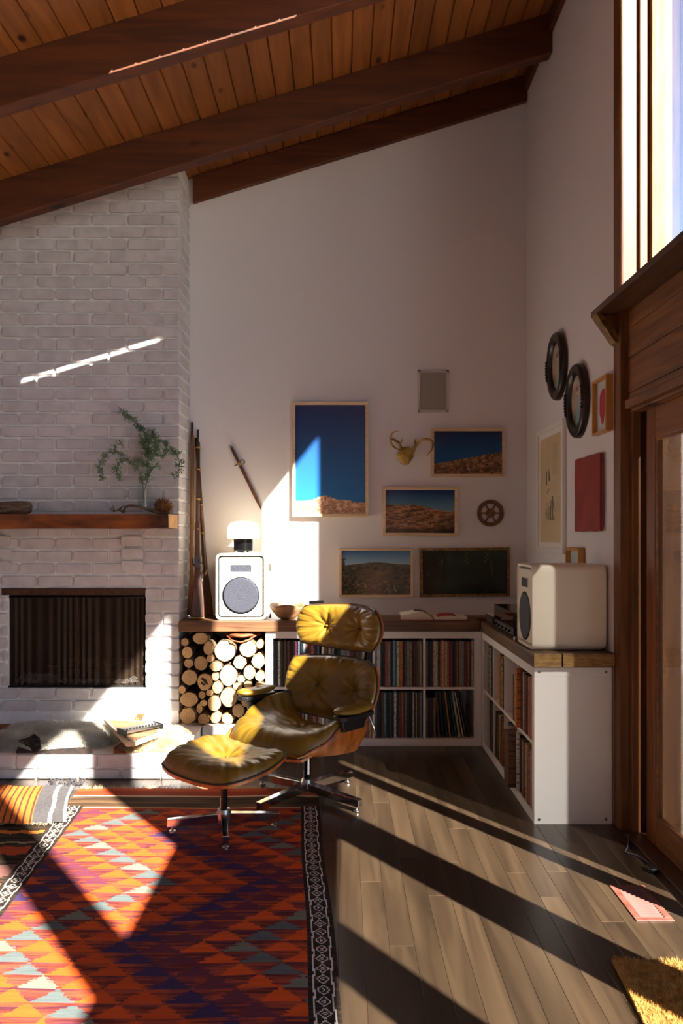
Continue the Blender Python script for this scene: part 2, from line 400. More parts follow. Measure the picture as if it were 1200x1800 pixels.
SLD = (SLOT[0], SLOT[1] + 0.22, SLOT[2] - 0.22, SLOT[3])      # the curb of the rooflight is splayed towards the sun
for a in ((-4.45, SLD[0], -3.3, 6.05), (SLD[1], XE, -3.3, 6.05), (SLD[0], SLD[1], -3.3, SLD[2]), (SLD[0], SLD[1], SLD[3], 6.05)):
    q = slope_box(*a, 0.031, 0.09); deck.add(q.v, q.f)
deck.build('roof_deck', M['beam'], cl)
for i, (y0, y1) in enumerate(((5.15, 5.246), (4.06, 4.15), (2.97, 3.06), (1.88, 1.97), (0.79, 0.88), (-0.30, -0.21), (-1.39, -1.30), (-2.48, -2.39))):
    o = slope_box(-4.26, XR - 0.002, y0, y1, 0, 0.258, zb).build('ceiling_beam', M['beam'], None, bevel=0.006)
    tag(o, kind='structure')
# wall plate along the back wall and along the head of the right wall
tag(slope_box(-1.09, XR - 0.004, 5.835, YB - 0.001, 0.061, 0.19, zb).build('trim_1', M['beam'], bevel=0.004), kind='structure')
tag(MB().box(XR - 0.03, XR, -3.06, 5.83, 4.71, 4.83).build('trim_2', M['beam']), kind='structure')

# ---- glazed right-hand wall: posts, header, sill, panes, door
XP = 1.55
tn = [2]
def trim(bx, mat, bevel=0.003, parent=None):
    tn[0] += 1
    return tag(MB().box(*bx).build('trim_%d' % tn[0], mat, parent, bevel=bevel), kind='structure')
trim((XR, 1.62, 3.903, 4.0, 0, 4.95), M['trim'])                         # end post
trim((1.455, 1.492, 3.885, 3.903, 2.58, 4.95), M['trim'])                 # stop beside the upper pane
trim((1.507, 1.572, 3.865, 3.903, 2.58, 5.0), M['rough'])                 # rough sawn outer trim
trim((1.41, 1.45, 3.86, 3.903, 0, 2.06), M['trimdk'])                    # door jamb
trim((1.492, 1.62, 3.797, 3.902, 0, 2.05), M['trimdk'])
for y0, y1 in ((1.84, 2.007), (0.637, 0.773), (-0.588, -0.463), (-1.80, -1.66), (-3.06, -2.92)):
    trim((XR, XP, y0, y1, 0, 4.95), M['trim'])
trim((1.40, 1.50, 2.81, 2.93, 2.58, 4.95), M['trim'])
hd = thing('wall_header', None, None, kind='structure')
MB().box(1.44, 1.62, -3.06, 3.902, 2.05, 2.545).build('header_core', M['trimy'], hd)
for z0, z1 in ((2.105, 2.143), (2.146, 2.314), (2.317, 2.46), (2.463, 2.545)):
    o = MB().box(0, 0.038, -3.48, 3.48, 0, z1 - z0).build('header_board', M['trimy'], hd, bevel=0.003); o.location = (1.402, 0.42, z0)
trim((1.372, 1.44, -3.06, 3.86, 2.062, 2.103), M['trimy'])
trim((1.40, 1.45, -3.06, 3.85, 2.046, 2.062), M['trimy'])
trim((1.257, 1.60, -3.06, 4.02, 2.545, 2.575), M['shelfy'])              # projecting sill shelf
br = MB().prism([(1.268, 2.545), (1.268, 2.528), (1.352, 2.415), (XR, 2.405), (XR, 2.545)], 3.965, 4.0, 'y').build('sill_bracket', M['trimdk']); tag(br, kind='structure')
MB().add([(1.256,3.93,2.543),(1.285,3.93,2.543),(XR+0.004,3.93,2.435),(XR+0.004,3.93,2.398),(1.35,3.93,2.405),
          (1.256,4.004,2.543),(1.285,4.004,2.543),(XR+0.004,4.004,2.435),(XR+0.004,4.004,2.398),(1.35,4.004,2.405)],
         [(0,1,2,3,4),(9,8,7,6,5),(0,5,6,1),(1,6,7,2),(2,7,8,3),(3,8,9,4),(4,9,5,0)]).build('bracket_face', M['gilt'], br)
bays = [(2.93, 3.83), (2.007, 2.81), (0.773, 1.84), (-0.463, 0.637), (-1.66, -0.588), (-2.92, -1.80)]
wnum = 0
for i, (y0, y1) in enumerate(bays):
    wnum += 1
    o = MB().box(1.575, 1.58, y0 - 0.1, y1 + 0.08, 2.575, 5.0).build('window_%d' % wnum, M['glass']); tag(o, kind='structure')
for i, (y0, y1) in enumerate(bays[2:] + [(2.007, 2.80)]):
    wnum += 1
    wo = thing('window_%d' % wnum, None, None, kind='structure')
    MB().box(1.468, 1.473, y0, y1, 0.14, 1.905).build('pane', M['glass'], wo)
    MB().box(1.45, 1.49, y0, y1, 0.01, 0.143).build('bottom_rail', M['doory'], wo)
    MB().box(1.45, 1.49, y0, y1, 1.90, 2.05).build('top_rail', M['doory'], wo)
dr = thing('door_1', None, None, kind='structure')
for y0, y1 in ((3.69, 3.79), (2.80, 2.93)):
    MB().box(1.45, 1.49, y0, y1, 0.012, 2.05).build('stile', M['door'], dr, bevel=0.005)
MB().box(1.451, 1.489, 2.93, 3.69, 0.012, 0.143).build('bottom_rail', M['doory'], dr, bevel=0.005)
MB().box(1.451, 1.489, 2.93, 3.69, 1.90, 2.05).build('top_rail', M['doory'], dr, bevel=0.005)
tr_ = MB()
tr_.box(1.456, 1.462, 3.675, 3.69, 0.143, 1.90); tr_.box(1.456, 1.462, 2.93, 2.945, 0.143, 1.90); tr_.box(1.456, 1.462, 2.945, 3.675, 0.143, 0.155); tr_.box(1.456, 1.462, 2.945, 3.675, 1.888, 1.90)
tr_.build('glazing_bead', M['doory'], dr)
MB().box(1.470, 1.475, 2.93, 3.69, 0.143, 1.90).build('pane', M['dglass'], dr)
MB().box(1.535, 1.537, 2.94, 3.796, 0.03, 2.04).build('insect_screen', M['screen'], dr)
trim((1.37, 1.62, -3.06, 3.86, 0, 0.012), M['shelfy'])                   # threshold
tag(MB().box(2.0, 2.1, 2.754, 2.872, -0.12, 5.06).build('trim_30', M['rough']), kind='structure')   # eave post outside
tag(MB().box(-30, 40, -40, 40, -0.3, -0.12).build('ground', M['stone']), kind='structure')
tag(MB().box(3.0, 14, 9.0, 9.2, -0.12, 3.0).build('wall_garden', M['stucco']), kind='structure')

# ------------------------------------------------------------------ brick fireplace
CP = 0.0863; BW = 0.249; J = 0.016; PROUD = 0.019
Z0 = CAM_H + (HY - 418.3) / (F / YC)                   # a known bed joint
k0 = int(math.floor((Z0 - 0.146) / CP)); ZB = Z0 - k0 * CP
XL = -3.35
OPN = (-2.315, -1.357, 0.392, 1.084)                    # opening x0,x1,z0,z1
fp = thing('brick_fireplace', 'white painted brick fireplace and chimney breast rising to the ceiling', 'fireplace', (XC, YC, 0))
core = MB(); yb = YB - YC - 0.003
def cbox(x0, x1, z0, z1): core.box(x0 - XC, x1 - XC - (0.09 if x1 > XC - 0.02 else 0), PROUD, yb, z0, z1)
xr_ = XC - 0.008
ZT = zc(XL) - 0.02                                       # the sloping head starts here and stops under the planks
cbox(XL, OPN[0], 0.10, ZT); cbox(OPN[1], xr_, 0.10, ZT); cbox(OPN[0], OPN[1], 0.10, OPN[2]); cbox(OPN[0], OPN[1], OPN[3], ZT)
core.box(-0.098, -0.008, PROUD, yb - 0.018, 0.10, ZT)      # stops short of the plaster: an open joint against the wall
for xa, xb, ye in ((XL, xr_ - 0.09, yb), (xr_ - 0.09, xr_, yb - 0.018)):
    core.add([(xa-XC, PROUD, ZT), (xb-XC, PROUD, ZT), (xb-XC, ye, ZT), (xa-XC, ye, ZT), (xa-XC, PROUD, zc(xa)), (xb-XC, PROUD, zc(xb)), (xb-XC, ye, zc(xb)), (xa-XC, ye, zc(xa))],
             [(0,3,2,1),(4,5,6,7),(0,1,5,4),(1,2,6,5),(2,3,7,6),(3,0,4,7)])
core.build('mortar', M['mortar'], fp)
_bc = {}
def brick_mesh(L, D, var=0):
    """rounded-face brick: face at y=0 looking -Y, centred on x; D deep"""
    key = (round(L, 3), round(D, 3), var)
    if key in _bc: return _bc[key]
    h = CP - J; r = 0.014; rng = random.Random(hash(key))
    def outline(ins, rr):
        a, bb = L/2 - ins, h/2 - ins; pts = []
        for cx_, cz_, q0 in ((a-rr, bb-rr, 0), (-a+rr, bb-rr, 90), (-a+rr, -bb+rr, 180), (a-rr, -bb+rr, 270)):
            for q in (0, 45, 90):
                pts.append((cx_ + rr*math.cos(R(q0+q)), cz_ + rr*math.sin(R(q0+q))))
        return pts
    o1 = outline(0, r); o2 = outline(0.0035, r * 0.8)
    jit = [(rng.uniform(-.0015, .0015), rng.uniform(-.0015, .0015)) for _ in o1]
    vv = [(p[0]+j[0], D, p[1]+j[1]) for p, j in zip(o1, jit)] + [(p[0]+j[0], 0.004, p[1]+j[1]) for p, j in zip(o1, jit)] + [(p[0]+j[0], rng.uniform(0, .0012), p[1]+j[1]) for p, j in zip(o2, jit)]
    n = len(o1); ff = []
    for a_ in (0, n):
        for i in range(n): ff.append((a_+i, a_+(i+1)%n, a_+n+(i+1)%n, a_+n+i))
    ff.append(tuple(range(2*n, 3*n)))
    ff = [q[::-1] for q in ff]
    me = MB().add(vv, ff).mesh('brick'); me.materials.append(M['brick']); _bc[key] = me; return me
def corner_mesh(wf, ws, var=0):
    """brick that turns the corner: front face width wf (to -x), side length ws (to +y); corner at origin"""
    key = ('c', wf, ws, var)
    if key in _bc: return _bc[key]
    h = (CP - J) / 2; e = 0.004; rng = random.Random(hash((wf, ws, var)))
    out = lambda z, i: [(-wf+i, 0+i, z), (-0.004-i*.3, 0+i, z), (0-i, 0.004+i*.3, z), (0-i, ws-i, z), (-0.03, ws-i, z), (-wf+i, 0.03, z)]
    rings = [out(-h, 0.004), out(-h+e, 0), out(h-e, 0), out(h, 0.004)]
    vv = [p for rg in rings for p in rg]; n = 6
    ff = [tuple(range(n))[::-1], tuple(range(3*n, 4*n))] + [(a*n+i, a*n+(i+1)%n, (a+1)*n+(i+1)%n, (a+1)*n+i) for a in range(3) for i in range(n)]
    me = MB().add(vv, ff).mesh('brick'); me.materials.append(M['brick']); _bc[key] = me; return me
rest = MB(); nb = 0
k = 0
def put_brick(xc, zc_, L, D=0.02, dy=0.0):
    """front brick centred at world xc, zc_"""
    global nb
    me = brick_mesh(L, D, random.randrange(3))
    if xc + L/2 < -2.42:
        rest.add([(v.co.x + xc - XC, v.co.y, v.co.z + zc_) for v in me.vertices], [tuple(p.vertices) for p in me.polygons]); return
    inst('brick', me, None, (xc - XC, dy + random.uniform(-.0015, .0015), zc_), fp, rot=(random.uniform(-.006, .006), random.uniform(-.004, .004), random.uniform(-.006, .006))); nb += 1
while True:
    z = ZB + k * CP; zm = z + CP / 2
    if z + CP - J/2 > zc(XC - 0.232) - 0.002: break
    typ = (k - k0) % 2         # 0: short end brick just above the known joint's row below
    wf, ws = (0.232, 0.106) if typ == 0 else (0.106, 0.232)
    rot = (0, 0, random.uniform(-.004, .004))
    inst('brick', corner_mesh(wf, ws, random.randrange(3)), None, (0, 0, zm), fp, rot=rot); nb += 1
    me = brick_mesh(yb - 0.003 - ws - J, 0.02, 0)
    inst('brick', me, None, (0, (ws + J + yb - 0.003)/2, zm), fp, rot=(0, 0, R(90))); nb += 1
    x1 = XC - wf - J
    while x1 > XL:
        x0 = x1 - (BW - J)
        if z + CP < zc(x1) - 0.02 or True:
            if zm + CP/2 - J/2 < zc(x0) - 0.002:
                # respect the fire opening
                if OPN[2] - 0.02 < zm < OPN[3] and x1 > OPN[0] + 0.03 and x0 < OPN[1] - 0.03:
                    a0, a1 = x0, x1
                    if x1 > OPN[1]: put_brick((OPN[1] + x1)/2, zm, x1 - OPN[1], 0.02)
                    if x0 < OPN[0]: put_brick((OPN[0] + x0)/2, zm, OPN[0] - x0, 0.02)
                else:
                    put_brick((x0 + x1)/2, zm, x1 - x0)
        x1 = x0 - J
    k += 1
rs = rest.build('bricks_beyond', M['brick'], fp); rs['kind'] = 'stuff'
# corbel bricks under the mantel shelf
for cx_ in (-1.443, -2.36):
    for j in range(3):
        zz = ZB + CP * (int((1.49 - ZB) / CP) - 1 - j) + CP/2 + 0.02 
        me = brick_mesh(0.15, 0.05, j)
        inst('brick', me, None, (cx_ - XC, -0.03 + 0.006 * j, zz), fp)
# firebox
fb = MB(); d = yb - 0.004
fb.box(OPN[0]-XC, OPN[1]-XC, d-0.02, d, OPN[2], OPN[3]); fb.box(OPN[0]-XC, OPN[1]-XC, 0.02, d, OPN[3]-0.02, OPN[3]-0.002)
fb.box(OPN[0]-XC, OPN[0]-XC+0.012, 0.05, d, OPN[2], OPN[3]); fb.box(OPN[1]-XC-0.012, OPN[1]-XC, 0.05, d, OPN[2], OPN[3]); fb.box(OPN[0]-XC, OPN[1]-XC, 0.03, d, OPN[2]-0.002, OPN[2]+0.012)
fb.build('firebox_lining', M['soot'], fp)
MB().box(-2.349-XC, OPN[1]-XC, -0.004, 0.09, 1.037, 1.084).build('steel_lintel', M['rust'], fp, bevel=0.002)
ah = MB().grid(40, 12, lambda s, t: (OPN[0]-XC+0.02+s*(OPN[1]-OPN[0]-0.04), 0.10+t*(d-0.14), OPN[2]+0.014+0.05*math.sin(t*3.1)*(0.5+0.5*random.random())+0.012*random.random())).build('ash_bed', M['ash'], fp); ah['kind'] = 'stuff'
for nlog, (p0, p1, r) in enumerate((((-2.15, 0.265, .465), (-1.6, 0.275, .465), .043), ((-2.0, 0.155, .462), (-1.5, 0.165, .462), .038), ((-1.95, 0.215, .530), (-1.5, 0.213, .530), .043))):
    o = MB().tube([(p0[0]+(p1[0]-p0[0])*t/5, p0[1]+(p1[1]-p0[1])*t/5, p0[2]+(p1[2]-p0[2])*t/5+random.uniform(-.002,.002)) for t in range(6)], [r*random.uniform(.92,1.0) for _ in range(6)], 10).build('charred_log', M['char'], None, smooth=True)
    o.location = (0, YC, 0); tag(o, ['charred log at the back of the ash bed', 'thin charred log at the front of the ash bed', 'charred log lying on top of two others in the fireplace'][nlog], 'log', 'charred logs in the fireplace')
# chain-mesh fire curtain, two halves
m, n, l, b = newmat('chain_mesh'); b.inputs['Base Color'].default_value = (*lin((60, 44, 32)), 1); b.inputs['Metallic'].default_value = 0.6; b.inputs['Roughness'].default_value = 0.5
tc = n.new('ShaderNodeTexCoord'); mp = n.new('ShaderNodeMapping'); mp.inputs['Rotation'].default_value = (0, R(45), 0); ck = n.new('ShaderNodeTexBrick')
mp.inputs['Scale'].default_value = (1, 1, 1)
wa = n.new('ShaderNodeTexWave'); wa.bands_direction = 'X'; wa.inputs['Scale'].default_value = 32; wb = n.new('ShaderNodeTexWave'); wb.bands_direction = 'Z'; wb.inputs['Scale'].default_value = 32
n.remove(ck); l.new(tc.outputs['Object'], mp.inputs[0]); l.new(mp.outputs[0], wa.inputs[0]); l.new(mp.outputs[0], wb.inputs[0])
mm = n.new('ShaderNodeMath'); mm.operation = 'MAXIMUM'; l.new(wa.outputs['Fac'], mm.inputs[0]); l.new(wb.outputs['Fac'], mm.inputs[1])
gt = n.new('ShaderNodeMath'); gt.operation = 'GREATER_THAN'; gt.inputs[1].default_value = 0.72; l.new(mm.outputs[0], gt.inputs[0]); l.new(gt.outputs[0], b.inputs['Alpha'])
fs = thing('fire_screen', 'dark chain mesh curtain hanging across the fireplace opening', 'fire screen', ((OPN[0]+OPN[1])/2, YC + 0.045, OPN[2] + 0.014))
hw = (OPN[1]-OPN[0])/2; hh = 1.037 - OPN[2] - 0.03
for s0, s1 in ((-hw + 0.015, 0.0), (0.004, hw - 0.02)):
    MB().grid(110, 2, lambda s, t: (s0+(s1-s0)*s, 0.005*math.sin((s0+(s1-s0)*s)*120+3*math.sin(s*7))*(1.1-0.4*t), t*hh)).build('mesh_curtain', m, fs, smooth=True)
MB().tube([(-hw, 0, hh), (hw, 0, hh)], 0.006, 8).build('curtain_rod', M['blacksteel'], fs)
MB().tube([(0.0, -0.012, 0.02), (0.004, -0.014, hh*0.5), (0.0, -0.012, hh)], 0.003, 6).build('pull_chain', M['rust'], fs)

# raised hearth
HT = 0.146; HY0 = 4.73; HXR = -0.953
he = thing('raised_hearth', 'raised white painted brick hearth in front of the fireplace', 'hearth', (HXR, HY0, 0))
MB().box(XL - HXR, -0.008, PROUD, YC - HY0 + PROUD - 0.001, 0, HT - 0.004).build('mortar', M['mortar'], he)
hres = MB()
for row, (z0, z1) in enumerate(((0.004, 0.058), (0.066, HT))):
    x1 = 0.0 - (0 if row else 0.12)
    if row == 0:
        inst('brick', MB().box(-0.11, 0, 0, 0.2, -0.027, 0.027).mesh('brick'), M['brick'], (0, 0, 0.031), he)
    while x1 > XL - HXR:
        L = BW - J + 0.0; x0 = x1 - L; h_ = z1 - z0
        me_ = brick_mesh(L, 0.03, row + 1)
        if (x1 + HXR) < -2.3:
            hres.box(x0, x1, 0, 0.03, z0, z1)
        else:
            inst('brick', me_, None, ((x0+x1)/2, 0, (z0+z1)/2), he, scale=(1, 1, h_/(CP-J)))
        x1 = x0 - J
hres.build('bricks_beyond', M['brick'], he)['kind'] = 'stuff'
# hearth paving bricks on top
tb = MB()
for ix in range(10):
    for iy in range(3):
        x1 = -0.002 - ix*0.243; y0 = 0.004 + iy*0.258
        tb = MB().box(-0.2375, 0, 0, 0.2535, 0, 0.006); 
        if 'tile' not in _bc:
            _bc['tile'] = tb.mesh('brick'); _bc['tile'].materials.append(M['brick'])
        inst('brick', _bc['tile'], None, (x1, y0, HT - 0.006), he)
# log plinth
tag(MB().prism([(HXR + 0.002, 5.44), (-0.524, 5.44), (-0.524, YB - 0.002), (XC + 0.004, YB - 0.002), (XC + 0.004, YC + PROUD + 0.001), (HXR + 0.002, YC + PROUD + 0.001)], 0, HT).build('log_plinth', M['mortar'], bevel=0.004), 'low white plinth carrying the firewood stack', 'plinth')

# mantel shelf
mt = thing('mantel_shelf', 'thick live-edge timber mantel shelf on the white brick chimney', 'mantel', (-1.135, 5.215, 1.495))
def mant(s, t):
    xx = -2.3 * (1 - s) - 0.0 * s; w = 0.006*math.sin(xx*9)+0.004*math.sin(xx*23)
    prof = [(0.0, 0.004), (-0.004, 0.05), (0.0, 0.094), (0.285, 0.094), (0.285, 0.0), (0.004, 0.0)]
    i = int(round(t*6)) % 6; y, z = prof[i]
    if i in (0, 1, 2, 5): y += w
    if i in (0, 5): z += 0.004*math.sin(xx*7)
    return (xx - 0.012*(1 - y/0.29)*s*4*0, y, z)
mb_ = MB().grid(60, 6, mant); mb_.build('timber', M['mantel'], mt)
MB().add([(0.001,0.002,0.004),(0.001,0.285,0),(0.001,0.285,0.094),(0.001,0,0.094),(0.004,0.002,0.004),(0.004,0.285,0),(0.004,0.285,0.094),(0.004,0,0.094)],
         [(0,3,2,1),(4,5,6,7),(0,1,5,4),(1,2,6,5),(2,3,7,6),(3,0,4,7)]).build('end_grain', M['mantelend'], mt)
MZ = 1.589
# ------------------------------------------------------------------ record shelves
UH = 0.79; YU = 5.482; XU = 0.966
def shelf_unit(name, label, loc, rz):
    """4 x 2 open shelf, 1.486 long (local +x), front face on local y=0, 0.39 deep (local +y)"""
    t = thing(name, label, 'shelf', loc, rz)
    L = 1.486; D = 0.39; o = 0.05
    MB().box(0, L, 0, D, UH - o, UH).build('top_panel', M['white'], t, bevel=0.0015)
    MB().box(0, L, 0, D, 0, o).build('bottom_panel', M['white'], t, bevel=0.0015)
    for x0 in (0, L - o):
        MB().box(x0, x0 + o, 0, D, o, UH - o).build('side_panel', M['white'], t, bevel=0.0015)
    cw = (L - 2*o - 3*0.0153) / 4
    for i in (1, 2, 3):
        x0 = o + i*cw + (i-1)*0.0153
        MB().box(x0, x0 + 0.0153, 0.003, D, o, UH - o).build('divider', M['whitein'], t)
    for i in range(4):
        x0 = o + i*(cw + 0.0153)
        MB().box(x0, x0 + cw, 0.003, D, UH/2 - 0.0077, UH/2 + 0.0077).build('shelf_board', M['whitein'], t)
    MB().box(o, L - o, D - 0.006, D - 0.001, o, UH - o).build('back_panel', M['white'], t)
    return t, cw
s1, cw = shelf_unit('record_shelf', 'low white record shelf standing along the back wall', (-0.522, YU, 0), 0)
s2, cw = shelf_unit('record_shelf', 'low white record shelf along the right wall with its end panel showing', (XU, YU - 0.001, 0), R(-90))
for zz in (0.025, UH - 0.025):
    for yy in (0.025, 0.36):
        q = MB().lathe([(0.007, 0), (0.007, 0.002), (0.003, 0.003)], 12, (0, 0, 0)).build('screw', M['screw'], s2); q.rotation_euler = (0, R(90), 0); q.location = (1.486, yy, zz)

PAL = [('black', (26, 24, 26)), ('cream', (206, 192, 160)), ('white', (216, 212, 204)), ('brown', (104, 70, 46)), ('tan', (164, 126, 84)), ('dark red', (108, 32, 30)),
       ('navy blue', (32, 44, 82)), ('grey', (120, 116, 112)), ('teal', (40, 92, 98)), ('yellow', (190, 160, 62)), ('pale blue', (124, 152, 176)), ('dark green', (42, 62, 44)), ('pink', (186, 120, 126)), ('orange', (204, 110, 48)), ('lime green', (140, 168, 62)), ('magenta', (142, 40, 84))]
recm = {}
for nm, c in PAL:
    dk = tuple(int(v*0.55) for v in c)
    recm[nm] = mottled('sleeve_' + nm.replace(' ', '_'), dk, c, 10, 0.5, stretch=(0.3, 1, 9), lo=0.38, hi=0.5, detail=3, rnd=0.12)
rme = {}
for nm, c in PAL:
    q = MB().box(0, 1, 0, 0.313, 0, 0.313).mesh('record_sleeve'); q.materials.append(recm[nm]); rme[nm] = q
colname = ['first from the logs', 'second from the logs', 'third from the logs', 'last before the corner']
colname2 = ['first from the corner', 'second from the corner', 'third from the corner', 'last before the door']
wts = [14, 6, 7, 9, 8, 6, 5, 8, 3, 2, 4, 4, 2, 2, 0.3, 0.5]
def record(nm, unit, lx, th, ly, z, label, grp, h=1.0, lean=0.0):
    o = bpy.data.objects.new('record_sleeve', rme[nm]); C.objects.link(o)
    p = unit.matrix_basis @ Vector((lx, ly, z)); o.location = p
    o.rotation_euler = (0, lean, unit.rotation_euler.z); o.scale = (th, 1, h)
    if unit is s2:
        o.rotation_mode = 'XYZ'; o.rotation_euler = (Matrix.Rotation(R(-90), 3, 'Z') @ Matrix.Rotation(lean, 3, 'Y')).to_euler()
    tag(o, label, 'record', grp); return o
bpy.context.view_layer.update()
for ci in range(4):
    for ri in range(2):
        z = (UH/2 + 0.0082) if ri == 1 else 0.0505
        x0 = 0.05 + ci*(cw + 0.0153); x = x0 + 0.004; xe = x0 + cw - 0.004
        row = 'upper' if ri else 'lower'
        leaning = (ci == 3 and ri == 0)
        dim = ci >= 2
        while x < xe - 0.006:
            th = random.choice((0.008, 0.010, 0.012, 0.014, 0.016)); th = min(th, xe - x - 0.001)
            w = list(wts)
            nm = random.choices([p[0] for p in PAL], w)[0]
            lean = 0.0; h = random.uniform(0.99, 1.02)
            if leaning and x > x0 + 0.06: lean = R(-3 - 10*(x - x0 - 0.06)/0.2)
            if leaning and x > x0 + 0.24: break
            if leaning and x < x0 + 0.06: h = 0.88
            pos = 0.02 + random.uniform(0, 0.012)
            lab = '%s%s record sleeve, back shelf, %s row, compartment %s' % ('thick ' if th >= .014 else ('thin ' if th < .0085 else ''), nm, row, colname[ci])
            record(nm, s1, x + (0.062 if lean else 0) * min(1, abs(lean)/R(13)) , th, pos, z + (0.003 if lean else 0), lab, 'records on the back wall shelf', h, lean)
            x += th + random.choice((0.0004, 0.001, 0.002)) + (0.006 if lean else 0)
def run2(ci, ri, items):
    """records in one compartment of the right-hand shelf: (offset, colour, thickness, height, lean)"""
    z = (UH/2 + 0.0082) if ri == 1 else 0.0505; x0 = 0.05 + ci*(cw + 0.0153); row = 'upper' if ri else 'lower'
    for off, nm, th, h, lean, out in items:
        lab = '%s record sleeve, side shelf, %s row, compartment %s' % (nm, row, colname2[ci])
        record(nm, s2, x0 + off, th, 0.008 - out, z + th*math.sin(R(lean)), lab, 'records on the right wall shelf', h, R(lean))
def fill(a, b_, names, h=1.0):
    r = []; x = a
    while x < b_:
        th = random.choice((0.007, 0.009, 0.012)); r.append((x, random.choice(names), th, h*random.uniform(.98, 1.01), 0, random.uniform(-.004, .004))); x += th + 0.001
    return r
run2(0, 1, fill(0.10, 0.30, ['white', 'navy blue', 'black', 'brown', 'dark red', 'cream']))
run2(1, 1, fill(0.17, 0.31, ['tan', 'yellow', 'cream', 'dark green', 'orange', 'brown']))
run2(2, 1, [(0.20, 'magenta', 0.02, 0.82, 0, 0), (0.235, 'lime green', 0.02, 0.84, 0, 0), (0.262, 'white', 0.02, 0.82, 0, 0), (0.288, 'cream', 0.03, 0.84, 0, 0)])
run2(3, 1, [(0.006, 'orange', 0.035, 1.02, 0, 0.02)] + fill(0.05, 0.20, ['black', 'brown', 'white', 'black', 'dark red']) + fill(0.21, 0.31, ['tan', 'pink', 'cream', 'orange']))
run2(0, 0, fill(0.20, 0.32, ['black', 'grey', 'black', 'brown']))
run2(1, 0, [(0.03 + i*0.022, c, 0.010, 0.93, 4, 0) for i, c in enumerate(['black', 'brown', 'dark green', 'tan', 'black', 'yellow', 'cream', 'brown', 'dark red', 'orange', 'tan'])])
run2(2, 0, [(0.08, 'grey', 0.014, 1.0, 0, 0), (0.13, 'grey', 0.014, 1.0, 2, 0), (0.185, 'white', 0.008, 1.0, 0, 0.02), (0.205, 'brown', 0.11, 0.96, 0, 0.05)])
run2(3, 0, [(0.01, 'white', 0.006, 1.04, 0, 0.015), (0.02, 'black', 0.02, 0.98, 0, 0), (0.05, 'dark green', 0.012, 0.95, 0, 0)] + fill(0.08, 0.24, ['cream', 'tan', 'brown', 'black', 'yellow', 'pink'], 0.95) + [(0.26, 'pink', 0.02, 0.93, 0, 0), (0.285, 'grey', 0.03, 0.93, 0, 0)])

# worktops on the shelves
WT = 0.861
wk = thing('worktop', 'dark stained timber worktop over the record shelf and firewood along the back wall', 'worktop', (XC + 0.004, 5.458, UH + 0.0005))
lw_ = 0.952 - XC - 0.004
for y0, y1 in ((0, 0.205), (0.207, YB - 5.458 - 0.003)):
    MB().box(0, lw_ if y0 == 0 else 1.36 - XC - 0.004, y0, y1, 0, WT - UH - 0.0005).build('plank', M['worktop'], wk, bevel=0.004)
wk2 = thing('worktop', 'timber worktop over the right wall shelf with sawn board ends', 'worktop', (0.955, 3.962, UH + 0.0005))
for i, (x0, x1) in enumerate(((0, 0.142), (0.145, XR - 0.955 - 0.003))):
    MB().box(x0, x1, 0.004, 5.458 - 3.962 if i == 0 else 5.66 - 3.962, 0, WT - UH - 0.0005).build('plank', M['worktopy'], wk2, bevel=0.004)
    MB().box(x0 + 0.003, x1 - 0.003, 0.0, 0.006, 0.003, WT - UH - 0.004).build('board_end', M['endgrain'], wk2)

# ------------------------------------------------------------------ firewood
def fp_px(cx, cy): return 310 + cx/6.667, 1085 + cy/6.667
LOGS = [(95,295,50,50,0),(300,255,98,72,0),(125,415,66,74,0),(395,345,62,86,2),(135,545,66,62,1),(562,400,130,132,0),(290,540,84,92,0),(400,500,47,48,0),(466,582,78,62,0),
        (638,648,108,134,0),(815,378,104,104,0),(790,520,92,92,1),(948,310,46,56,0),(972,455,84,98,1),(870,620,74,88,0),(800,700,52,48,0),(990,668,60,62,0),(990,768,58,44,0),
        (180,710,98,98,0),(355,755,92,106,3),(486,690,46,60,0),(524,832,66,76,0),(715,796,60,44,0),(825,782,50,44,0),(70,912,46,52,2),(165,992,112,92,0),(318,1040,46,38,2),(345,935,50,60,1),
        (448,1000,82,100,0),(450,905,46,42,0),(630,992,108,122,0),(155,1190,112,112,1),(300,1140,40,66,1),(348,1228,72,74,1),(455,1188,72,82,1),(585,1165,82,74,1),(720,960,40,44,0),(850,990,80,84,0),(960,880,70,70,0),(980,1030,76,76,0),(730,1150,78,84,0),(880,1180,82,74,1),(1000,1190,60,70,0)]
YF = 5.462
rng = random.Random(3)
look = {0: 'round', 1: 'split', 2: 'thin barky', 3: 'round hollow-hearted'}
ST = []
for cx, cy, rx, ry, kind in LOGS:
    p = fp_px(cx, cy); X, Z = px(p[0], p[1], YF); ST.append([X, Z, rx/6.667*YF/F*0.97, ry/6.667*YF/F*0.97])
def erad(q, c, s_): return q[2]*q[3]/math.sqrt((q[3]*c)**2 + (q[2]*s_)**2)
for it in range(900):
    for i in range(len(ST)):
        for j in range(i):
            A, B = ST[i], ST[j]; dx, dz = A[0]-B[0], A[1]-B[1]; d_ = math.hypot(dx, dz) or 1e-6; c, s_ = dx/d_, dz/d_
            ov = (erad(A, c, s_) + erad(B, c, s_))*1.0 - d_
            if ov > 0:
                A[0] += c*ov*.5; A[1] += s_*ov*.5; B[0] -= c*ov*.5; B[1] -= s_*ov*.5
                if it > 200 and ov > 0.002:
                    for q in (A, B): q[2] *= .9985; q[3] *= .9985
    for q in ST:
        q[0] = max(XC + 0.006 + q[2], min(-0.525 - q[2], q[0])); q[1] = max(HT + 0.001 + q[3], min((UH - 0.006 if abs(q[0] + 0.6875) > 0.11 + q[2]*.5 else 0.732) - q[3], q[1]))
